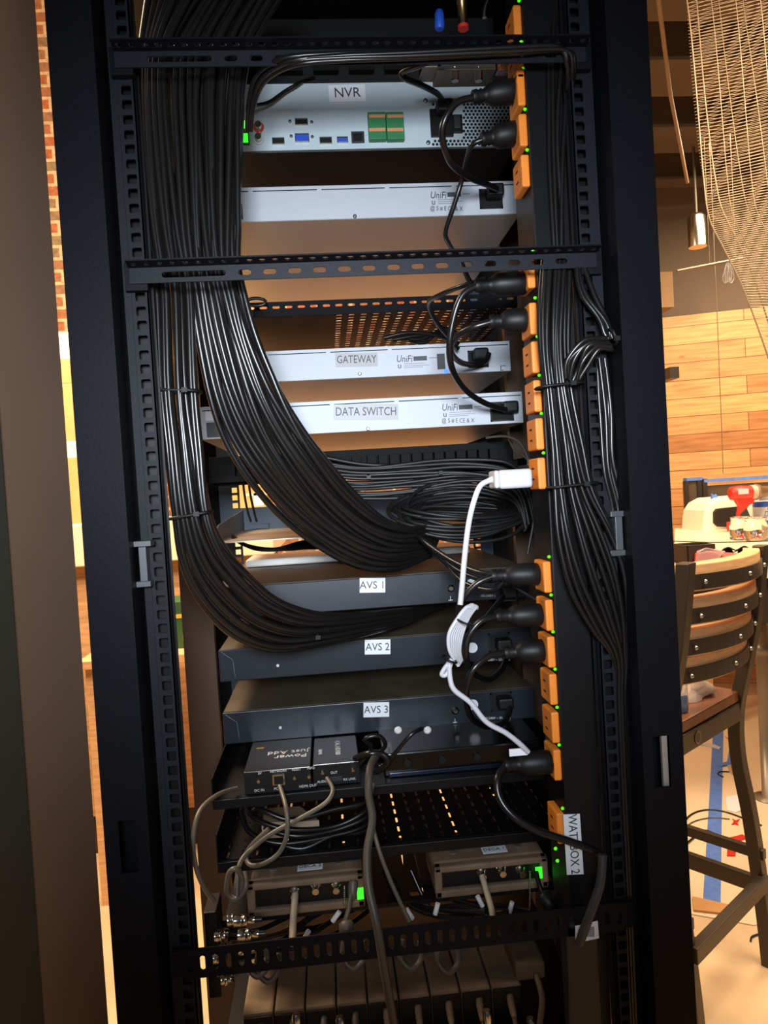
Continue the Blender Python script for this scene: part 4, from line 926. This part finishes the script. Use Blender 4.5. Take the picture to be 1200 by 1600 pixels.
for j in range(NV-1):
    for i in range(NU): fs.append((j*NU+i, j*NU+(i+1) % NU, (j+1)*NU+(i+1) % NU, (j+1)*NU+i))
tag(MB().add(vs, fs, True).build('plastic_bag', mat('frosted_bag_plastic', (235, 222, 208), .25, trans=.3, bump=.6, nscale=60)), 'crumpled clear plastic bag lying on the stool seat', 'plastic bag')

# ================================================================== BAR TABLE AND WHAT LIES ON IT
ZB = 1.07
tb = thing('bar_table', 'long bar height table with cream top behind the stool', 'table', (2.3, 2.4, 0))
MB().prism([(1.20, 1.80, ZB-.08), (3.4, 1.60, ZB-.08), (3.4, 3.42, ZB-.08), (2.02, 3.42, ZB-.08)], (0, 0, .08)).build('table_top', mat('pale_cream_laminate', (236, 216, 182), .4, 0, .05, 10), tb, .003)
MB().prism([(1.26, 1.82, ZB-.25), (3.35, 1.63, ZB-.25), (3.35, 1.67, ZB-.25), (1.28, 1.86, ZB-.25)], (0, 0, .17)).build('apron', BRNZ, tb)
for (x, y) in ((at(1194, 1100, 2.12).x, 2.12), (3.2, 2.0), (2.02, 3.1), (3.2, 3.0)):
    MB().rev((x, y, 0), (0, 0, ZB-.08), [(0, .06), (.01, .06), (.012, .024), (.62, .024), (.622, .034), (.67, .034), (.672, .024), (.98, .024), (.982, .06), (1, .06)], 14).build('leg', mat('grey_pipe_steel', (128, 116, 102), .4, .5), tb)
bz = at(1060, 868, 3.3).z
t = thing('wooden_bench', 'pale wooden bench along the plank wall, left of bar table', 'bench', (1.7, 3.4, 0))
box('bench_top', mat('pale_pine_board', (226, 176, 118), .5, 0, .12, 10, stretch=(1, 6, 1)), t, 1.35, 2.9, bz-.06, 1.98, 3.55, bz, .003)
for (x, y) in ((1.38, 2.93), (1.90, 2.93), (1.38, 3.47), (1.90, 3.47)): box('leg', MATS['pale_pine_board'], t, x, y, 0, x+.05, y+.05, bz-.06, .002)
# dark board edged in blue tape behind
t = thing('masked_panel', 'dark framed board masked with blue tape against the plank wall', 'panel', (2.9, 3.50, .9))
Yp = 3.50
m = MB(); pbox(m, 1104, 752, 1330, 860, Yp, 0, .02); m.build('dark_board', mat('dark_plastic_film', (84, 70, 56), .3), t)
m = MB(); pbox(m, 1073, 751, 1097, 872, Yp, 0, .03); m.build('side_board', MATS['dark_plastic_film'], t)
m = MB(); pbox(m, 1072, 751, 1077, 872, Yp, -.012, .012); pbox(m, 1091, 750, 1098, 872, Yp, -.012, .012); pbox(m, 1098, 748, 1105, 862, Yp, -.02, .01); m.build('edge_frame', mat('near_black_frame', (44, 34, 28), .5), t)
m = MB(); pbox(m, 1071, 746, 1097, 751, Yp, -.014, .03); pbox(m, 1097, 742, 1330, 747, Yp, -.022, .025); m.build('masking_tape', BTAPE, t)
# white tool case
c = at(1135, 832, 3.1); t = thing('tool_case', 'white rounded case with black opening on the bar table', 'case', (c.x, 3.2, ZB))
k = mmpx(1135, 800, 2.8); prof = [(1099, 833), (1100, 812), (1102, 798), (1110, 786), (1125, 778), (1190, 773), (1212, 790), (1216, 829)]
m = MB(); m.prism([at(x, y, 3.1) for x, y in prof][::-1], (0, .25, 0)); o = m.build('shell', mat('cream_white_plastic', (242, 234, 212), .45), t, .012, 3)
pr2 = [(1116, 800), (1120, 795), (1156, 791), (1156, 824), (1122, 823), (1116, 817)]
MB().prism([at(x, y, 3.085) for x, y in pr2][::-1], (0, .03, 0)).build('handle_recess', mat('dark_brown_void', (34, 24, 18), .6), t, .003)
def seat_on(tt):   # drop a thing's pieces so the lowest one stands on the table top
    lo = min((WL[c.name].z for c in tt.children), default=0); d = ZB-lo
    for c in tt.children:
        c.location.z += d
    return d
# cordless drill
Yd = 2.92
t = thing('cordless_drill', 'red and black cordless drill standing on the bar table', 'drill', at(1165, 815, Yd))
def pv(px, py, dy=0): return at(px, py, Yd+dy)
a, b = pv(1140, 768), pv(1172, 766); r = mmpx(1150, 765, Yd)*11
MB().rev(a, b-a, [(0, r*.6), (.06, r*.9), (.5, r), (.8, r*.95), (1, r*.9)], 18).build('motor_housing', REDP, t)
a1, b1 = pv(1172, 766), pv(1180, 765.5); MB().rev(a1, b1-a1, [(0, r*.96), (1, r*.98)], 18).build('gearbox', mat('light_grey_casting', (176, 160, 142), .45), t)
a2, b2 = pv(1180, 765.5), pv(1206, 764); MB().rev(a2, b2-a2, [(0, r*.95), (.25, r*.97), (.27, r*.78), (.75, r*.72), (1, r*.35)], 18).build('chuck', mat('bronze_chuck', (150, 116, 84), .35, .5), t)
m = MB().prism([pv(*q, -.017) for q in ((1147, 773), (1182, 775), (1176, 784), (1171, 786), (1166, 794), (1158, 808), (1154, 808), (1157, 788))][::-1], (0, .034, 0)); m.build('grip', REDP, t, .004)
m = MB().prism([pv(*q, -.021) for q in ((1157, 800), (1167, 790), (1172, 802), (1172, 820), (1155, 820))][::-1], (0, .042, 0)); m.build('grip_sleeve', DKGREY, t, .004)
m = MB(); pbox(m, 1148, 814, 1182, 826, Yd, -.03, .04); m.build('battery', DKGREY, t, .004)
m = MB(); pbox(m, 1138, 812, 1150, 826, Yd, -.02, .02); m.build('battery_clip', REDP, t, .003)
m = MB(); pbox(m, 1147, 761, 1163, 769, Yd, -r-.002, 0); m.build('name_plate', WHTP, t, .002); m2 = MB(); m2.tube([pv(1181, 765.5)+Vector((0, math.cos(g)*r*1.02, math.sin(g)*r*1.02)) for g in [6.2832*i/20 for i in range(20)]], .004, 6, True); m2.build('clutch_ring', mat('grey_brown_ring', (130, 110, 90), .4), t)
seat_on(t)
# duster can
Yc = 3.0; c = at(1198, 816, Yc); k = mmpx(1198, 800, Yc)
t = thing('duster_bottle', 'white and blue duster can on the table beside drill', 'can', (c.x, Yc, ZB))
R = 18*k; base = Vector((c.x, Yc, ZB))
def zc_(py): return at(1198, py, Yc).z-ZB
H = zc_(766); Hb = zc_(781)
MB().rev(base, (0, 0, Hb), [(0, R*.95), (.03, R), (.9, R), (.97, R*.8), (1, R*.5)], 24).build('can_body', WHTP, t)
for (p0_, p1_) in ((791, 783), (822, 812)): MB().rev(base+Vector((0, 0, zc_(p0_))), (0, 0, zc_(p1_)-zc_(p0_)), [(0, R*1.01), (1, R*1.01)], 24, False).build('blue_band', MATS['blue_plastic'], t)
MB().rev(base+Vector((0, 0, Hb)), (0, 0, H-Hb), [(0, R*.5), (.3, R*.55), (.8, R*.5), (1, R*.35)], 18).build('spray_cap', WHTP, t)
text('Duster', base+Vector((0, -R-.0012, zc_(802))), R*.62, INK, t, 0, shear=.2)
o = MB().box(c.x-R*.45, Yc-R-.002, ZB+zc_(796), c.x+R*.45, Yc-R*.8, ZB+zc_(792)).build('red_badge', REDP, t); text('CRC', base+Vector((0, -R-.0026, zc_(794))), R*.24, INKW, o, 0)
# jars
for (px, py, Yj, lab) in ((1160, 850, 2.46, 'empty clear glass jar on the bar table, left of two'), (1182, 853, 2.36, 'empty clear glass jar on the bar table nearer its corner')):
    c = at(px, py, Yj); R = mmpx(px, py, Yj)*17
    t = thing('glass_jar', lab, 'jar', (c.x, Yj, ZB))
    MB().rev((c.x, Yj, ZB), (0, 0, .105), [(0, R*.8), (.04, R), (.7, R), (.8, R*.86), (1, R*.86)], 20, False).build('jar_wall', GLASS, t)
    MB().rev((c.x, Yj, ZB), (0, 0, .006), [(0, R*.8), (1, R*.95)], 20).build('jar_base', GLASS, t)
    MB().tube([Vector((c.x+R*.87*math.cos(g), Yj+R*.87*math.sin(g), ZB+.104)) for g in [6.2832*i/24 for i in range(24)]], .002, 6, True).build('rim', GLASS, t)
# dark bin with red bag, sunglasses
cb = atz(1097, 881, ZB); ob = Vector((cb.x-1.44, cb.y-2.26, 0)); a = cb; b = cb
t = thing('parts_bin', 'small dark bin on the near end of the bar table', 'bin', (cb.x, cb.y+.06, ZB))
a = cb-Vector((.052, 0, 0)); b = cb+Vector((.052, 0, 0)); h = .068; y0 = cb.y
m = MB().box(a.x, y0, ZB, b.x, y0+.004, ZB+h).box(a.x, y0+.1, ZB, b.x, y0+.104, ZB+h).box(a.x, y0, ZB, a.x+.004, y0+.104, ZB+h).box(b.x-.004, y0, ZB, b.x, y0+.104, ZB+h).box(a.x, y0, ZB, b.x, y0+.104, ZB+.004); m.build('bin_shell', BRNZ, t, .001)
t = thing('red_package', 'red packet in clear wrap leaning on dark parts bin', 'packet', (cb.x+.04, cb.y-.04, ZB))
MB().prism([ob+Vector(q) for q in [(1.40, 2.235, ZB+.001), (1.56, 2.20, ZB+.001), (1.57, 2.215, ZB+.03), (1.46, 2.24, ZB+.045), (1.41, 2.245, ZB+.04)]], (.004, .015, 0)).build('packet', REDP, t, .003)
MB().prism([ob+Vector(q) for q in [(1.395, 2.23, ZB+.002), (1.45, 2.22, ZB+.002), (1.50, 2.22, ZB+.045), (1.44, 2.235, ZB+.060), (1.41, 2.24, ZB+.05)]], (.002, -.012, 0)).build('clear_wrap', CLEAR, t, .003)
gq = atz(1150, 874, ZB); gx, gy = gq.x, gq.y
t = thing('sunglasses', 'black sunglasses lying folded on the bar table', 'sunglasses', (gx, gy, ZB))
for dx in (-.032, .032):
    MB().rev((gx+dx, gy, ZB+.022), (0, .003, 0), [(0, .024), (1, .024)], 18).build('lens', mat('tinted_lens', (16, 14, 14), .08), t)
MB().tube([Vector(q) for q in cr([(gx-.055, gy, ZB+.034), (gx-.03, gy-.004, ZB+.046), (gx, gy-.002, ZB+.034), (gx+.03, gy-.004, ZB+.046), (gx+.055, gy, ZB+.034)], 6)], .0025, 6).build('brow_bar', PLAS, t)
for s in (-1, 1): MB().tube([Vector((gx+s*.057, gy, ZB+.034)), Vector((gx+s*.05, gy+.05, ZB+.03)), Vector((gx-s*.01, gy+.065, ZB+.006))], .0022, 6).build('temple', PLAS, t)
tag(MB().prism([atz(x_, y_, ZB) for x_, y_ in ((1118, 868), (1138, 866), (1138, 862), (1118, 864))], (0, 0, .0006)).build('tape_strip', BTAPE), 'strip of blue tape stuck on the bar table top', 'tape')
tag(MB().tube([Vector(q) for q in cr([(1.58, 2.62, ZB+.002), (1.68, 2.42, ZB+.002), (1.86, 2.30, ZB+.002), (2.05, 2.28, ZB+.002)], 8)], .0025, 6).build('loose_wire', CORD), 'loose dark wire lying across the cream bar table', 'wire')
p = at(1118, 780, 3.16)
tag(MB().prism([p+Vector((-.02, 0, .0)), p+Vector((.025, .01, .004)), p+Vector((.015, .02, .03)), p+Vector((-.005, .01, .024)), p+Vector((-.012, .012, .036))], (0, .015, -.004)).build('tape_scrap', BTAPE), 'crumpled scrap of blue tape on top of white case', 'tape')

# ================================================================== FLOOR LITTER
def strip(name, pts, m, lab, cat, z=.004, h=.0008, grp=None):
    return tag(MB().prism([atz(x, y, z) for x, y in pts], (0, 0, h)).build(name, m), lab, cat, grp)
strip('tape_strip', [(1098, 1412), (1126, 1412), (1128, 1250), (1130, 1142), (1114, 1142), (1108, 1250)], BTAPE, 'long strip of blue tape on the floor paper', 'tape')
strip('tape_scrap', [(1118, 1196), (1136, 1192), (1140, 1170), (1150, 1184), (1152, 1192), (1140, 1196), (1128, 1198)], BTAPE, 'torn blue tape scrap by right edge of tape strip', 'tape', .006, .006)
strip('tape_scrap', [(1090, 1160), (1110, 1162), (1126, 1168), (1124, 1171), (1106, 1166), (1093, 1164)], WHTP, 'thin white tape curl crossing the blue strip', 'tape', .006, .003)
strip('foil_scrap', [(1136, 1196), (1156, 1190), (1160, 1206), (1148, 1212), (1140, 1208)], mat('grey_foil', (176, 158, 140), .4), 'grey plastic scrap beside the blue floor tape', 'scrap', .006, .004)
strip('red_scrap', [(1132, 1150), (1140, 1156), (1142, 1160), (1136, 1154)], REDP, 'smallest red scrap at the far end of floor', 'scrap', .005, .002)
strip('red_scrap', [(1144, 1280), (1150, 1283), (1156, 1280), (1152, 1286), (1154, 1290), (1148, 1288), (1143, 1289), (1147, 1284)], REDP, 'star shaped red scrap on the floor paper', 'scrap', .005, .003)
strip('red_strap', [(1136, 1338), (1149, 1338), (1150, 1316), (1168, 1310), (1160, 1305), (1140, 1310), (1132, 1318), (1137, 1322)], REDP, 'bent red strap lying near the stool stretcher', 'strap', .005, .004)
strip('paper_scrap', [(1134, 1246), (1166, 1240), (1170, 1262), (1150, 1270), (1136, 1266)], WHT, 'crumpled white paper on the tan floor paper', 'paper', .005, .003)
strip('wood_batten', [(1130, 1126), (1137, 1124), (1178, 1260), (1172, 1262)], CREAM, 'pale thin batten lying along the floor', 'batten', .004, .012)
strip('paper_scrap', [(1080, 1478), (1092, 1476), (1098, 1490), (1094, 1498), (1080, 1500)], WHT, 'white scrap on bare concrete beside right post', 'paper', .002, .004)
strip('cardboard_scrap', [(1082, 1403), (1140, 1416), (1136, 1430), (1084, 1424)], CARD, 'torn cardboard edge at the paper border', 'cardboard', .005, .006)
def flo(lab, pts, r, m=CORD, name='loose_cable'):
    return tag(MB().tube([atz(x, y, z) for x, y, z in cr(pts, 9)], r, 7).build(name, m), lab, 'cable')
flo('black cable arching across floor above the red strap', [(1060, 1300, .01), (1076, 1276, .006), (1100, 1266, .006), (1130, 1268, .006), (1160, 1278, .006), (1190, 1290, .006)], .004)
flo('black cable bending by the stool stretcher over blue tape', [(1060, 1330, .01), (1080, 1312, .008), (1100, 1298, .008), (1118, 1304, .008), (1140, 1318, .008), (1190, 1330, .008)], .0042)
flo('thin grey cable bowing between the two black floor cables', [(1062, 1306, .006), (1080, 1286, .006), (1110, 1278, .006), (1140, 1280, .006)], .003, GREYC)
flo('black hooked cable end lying by grey scrap', [(1130, 1214, .006), (1122, 1210, .006), (1126, 1206, .006), (1145, 1208, .006), (1153, 1222, .006), (1155, 1245, .006), (1168, 1262, .006)], .0035)
flo('short dark wire on the bare concrete floor', [(1070, 1463, .004), (1095, 1466, .004), (1112, 1467, .004)], .0025)
flo('bent dark wire clip on concrete by stool foot', [(1173, 1470, .004), (1176, 1463, .004), (1194, 1458, .004), (1196, 1464, .004)], .003)

# ================================================================== OVERHEAD RIGHT: mesh, lamp, hanger
def edge(u):
    P = [(1070, -40), (1078, 40), (1085, 110), (1092, 190), (1099, 270), (1108, 335), (1130, 385), (1155, 440), (1180, 505), (1206, 580)]
    k = u*(len(P)-1); i = min(len(P)-2, int(k)); f = k-i; g = cr(P, 10); return g[min(len(g)-1, int(u*(len(g)-1)+.5))]
g_ = cr([(1068, -40), (1078, 40), (1085, 110), (1092, 190), (1099, 270), (1108, 335), (1130, 385), (1155, 440), (1180, 505), (1210, 590)], 24)
def msh(u, v, lay):
    k = u*(len(g_)-1); i = min(len(g_)-2, int(k)); f = k-i; x = g_[i][0]*(1-f)+g_[i+1][0]*f; y = g_[i][1]*(1-f)+g_[i+1][1]*f
    E = at(x, y, 1.55+lay*.03); swell = math.sin(v*2.2)*.05
    return E+Vector((v*.62, -v*.28+swell+lay*.02*math.sin(5*v+6*u), v*(.10-.20*u)+.012*math.sin(7*v+9*u+2*lay)))
ms = thing('wire_mesh_sheet', 'bowed steel wire mesh sheet hanging at the upper right', 'mesh sheet', at(1150, 300, 1.5))
WIRE = mat('bright_wire', (170, 150, 125), .4, .6)
for lay in (0, 1):
    m = MB(); n = 140
    for i in range(n):
        u = (i+.4*lay)/(n-1)
        if u > 1: continue
        m.tube([msh(u, v/12, lay) for v in range(13)], .0010, 4)
    m.build('weft_wires', WIRE, ms)
    m = MB()
    for j in range(12):
        v = (j+.5*lay)/9
        m.tube([msh(u/40, v, lay) for u in range(41)], .0013 if j else .0025, 4)
    m.build('warp_wires', WIRE, ms)
# pendant spot lamp
Yl = 3.0; a = at(1088, 386, Yl); b = at(1088, 335, Yl); k = mmpx(1088, 360, Yl)
t = thing('pendant_lamp', 'silver cylinder spot lamp hanging below the dark ceiling', 'lamp', a)
MB().rev(Vector((b.x, Yl, a.z)), (0, 0, b.z-a.z), [(0, 13*k), (.9, 13*k), (1, 9*k)], 22).build('shade', CHROME, t)
MB().rev(Vector((b.x, Yl, b.z)), (0, 0, 3.14-b.z), [(0, .008), (1, .008)], 8).build('stem', BRNZ, t)
MB().rev(Vector((b.x, Yl, a.z+.002)), (0, 0, .004), [(0, 11*k), (1, 11*k)], 20).build('lens', mat('warm_lamp_glass', (255, 230, 190), .3), t)
tag(MB().tube([at(1024, -40, 1.6), at(1048, 150, 2.1), at(1074, 285, 2.75)], .008, 8).build('conduit_pipe', mat('tan_pipe_paint', (120, 92, 64), .5)), 'thin tan conduit pipe slanting under the ceiling beams', 'pipe')
p0, p1 = at(1058, 424, 2.6), at(1160, 404, 2.6)
t = thing('hanging_rail', 'thin metal rail hanging before the taupe upper wall', 'rail', p0)
MB().tube([p0, p1], .008, 8).build('rail', mat('dull_rail_metal', (120, 100, 80), .4, .5), t)
for f in (.5, .9):
    q = p0+(p1-p0)*f; MB().tube([q, Vector((q.x, q.y, 3.41))], .0012, 5).build('drop_wire', MATS['dull_rail_metal'], t)
q = p0+(p1-p0)*.78+Vector((0, -.004, -.008))
t = thing('cord_bundle', 'small hank of clear cord tied below the hanging rail', 'cord', q)
m = MB()
for k in range(6):
    o = (k-2.5)*.008; m.tube([q+Vector(v) for v in cr([(o*.3, 0, .01), (o, .004*(k % 2), -.03), (o*1.4, .01, -.075), (o*.6, .012, -.09), (o*.8, .006, -.03), (0, 0, .01)], 6)], .0025, 6)
m.build('loops', CLEAR, t)
_t = at(1109, 236, 2.7)
tag(MB().tube([Vector((_t.x, _t.y, 3.42))]+[at(*c_) for c_ in cr([(1109, 236, 2.7), (1114, 340, 2.7), (1117, 420, 2.7), (1121, 500, 2.7), (1124, 580, 2.7), (1127, 650, 2.7), (1130, 740, 2.7)], 8)], .0022, 5).build('hanging_wire', mat('grey_wire', (120, 96, 70), .5)), 'single thin wire dangling before the plank wall', 'wire')
p = at(1048, 584, 3.6); tag(MB().box(p.x-.03, p.y-.05, p.z-.035, p.x+.03, p.y+.12, p.z+.035).build('wall_bracket', mat('bracket_black', (40, 32, 26), .4)), 'small dark bracket fixed on the plank wall', 'bracket')

# ================================================================== LAST SMALL LEADS
lead('black lead curving across the top left of the grey recorder', [(388, 172, .16), (395, 166, .19), (420, 160, .21), (445, 143, .215), (470, 129, .22), (490, 122, .26)], .0024, CORD)
lead('thin grey lead bowing under the data switch to the strip', [(760, 684, .30), (790, 682, .26), (812, 692, .20), (824, 712, .14), (826, 726, .10)], .0018, GREYC)
lead('second thin grey lead beside the first under data switch', [(794, 676, .30), (798, 692, .26), (806, 706, .22), (820, 714, .16), (828, 722, .11)], .0016, GREYC)
for k, dx in enumerate((0, 9)):
    lead('thin black lead dangling before the blue grey tray', [(378+dx, 728, .33), (381+dx, 765, .34), (386+dx*1.1, 795, .36), (392+dx, 815, .37)], .0018, CORD, 'thin leads before the tray')
for k in range(3):
    lead('black lead slung under the blue grey tray', [(364, 838+2*k, .36), (385+8*k, 852+3*k, .40), (430+10*k, 858, .42), (480, 846+5*k, .46), (540, 850+3*k, .50)], .003, CORD, 'leads slung under the tray')
tag(MB().tube([at(400+15*math.cos(g), 472+6*math.sin(g), .24) for g in [6.2832*i/24 for i in range(24)]], .0022, 7, True).build('cable_loop', CORD), 'small black cable loop resting at left end of vented shelf', 'cable')
for k in range(4):
    lead('black lead lying on top of the gateway rear', [(600+14*k, 528+3*(k % 2), .33), (640+8*k, 520+5*k, .32), (690, 526-4*k, .30), (716, 545-8*k, .28)], .003, CORD, 'leads on top of the gateway')
for (x, y) in ((402, 1512), (418, 1520), (552, 1500), (700, 1506), (642, 1500)):
    lead('dark lead looping below the bottom bar', [(x-14, y-32, .05), (x-16, y-4, .045), (x, y+14, .04), (x+16, y-2, .045), (x+14, y-30, .05)], .0030, MATS['grey_brown_jacket'], 'leads looping below the bottom bar')
for (x, y) in ((462, 1584), (530, 1588), (760, 1578), (828, 1590)):
    a = at(x, y, .06); tag(MB().rev(a, (.002, -.004, -.03), [(0, .004), (.1, .0052), (.5, .0052), (.52, .0042), (1, .0042)], 10).build('coax_plug', CHROME), 'nickel coax plug hanging at bottom edge before the power bricks', 'connector', 'coax plugs at the bottom edge')
lead('black jumper from AVS plugs sagging right to the strip', [(824, 866, .11), (836, 800, .12), (834, 770, .12), (822, 745, .13)], .0018, CORD)
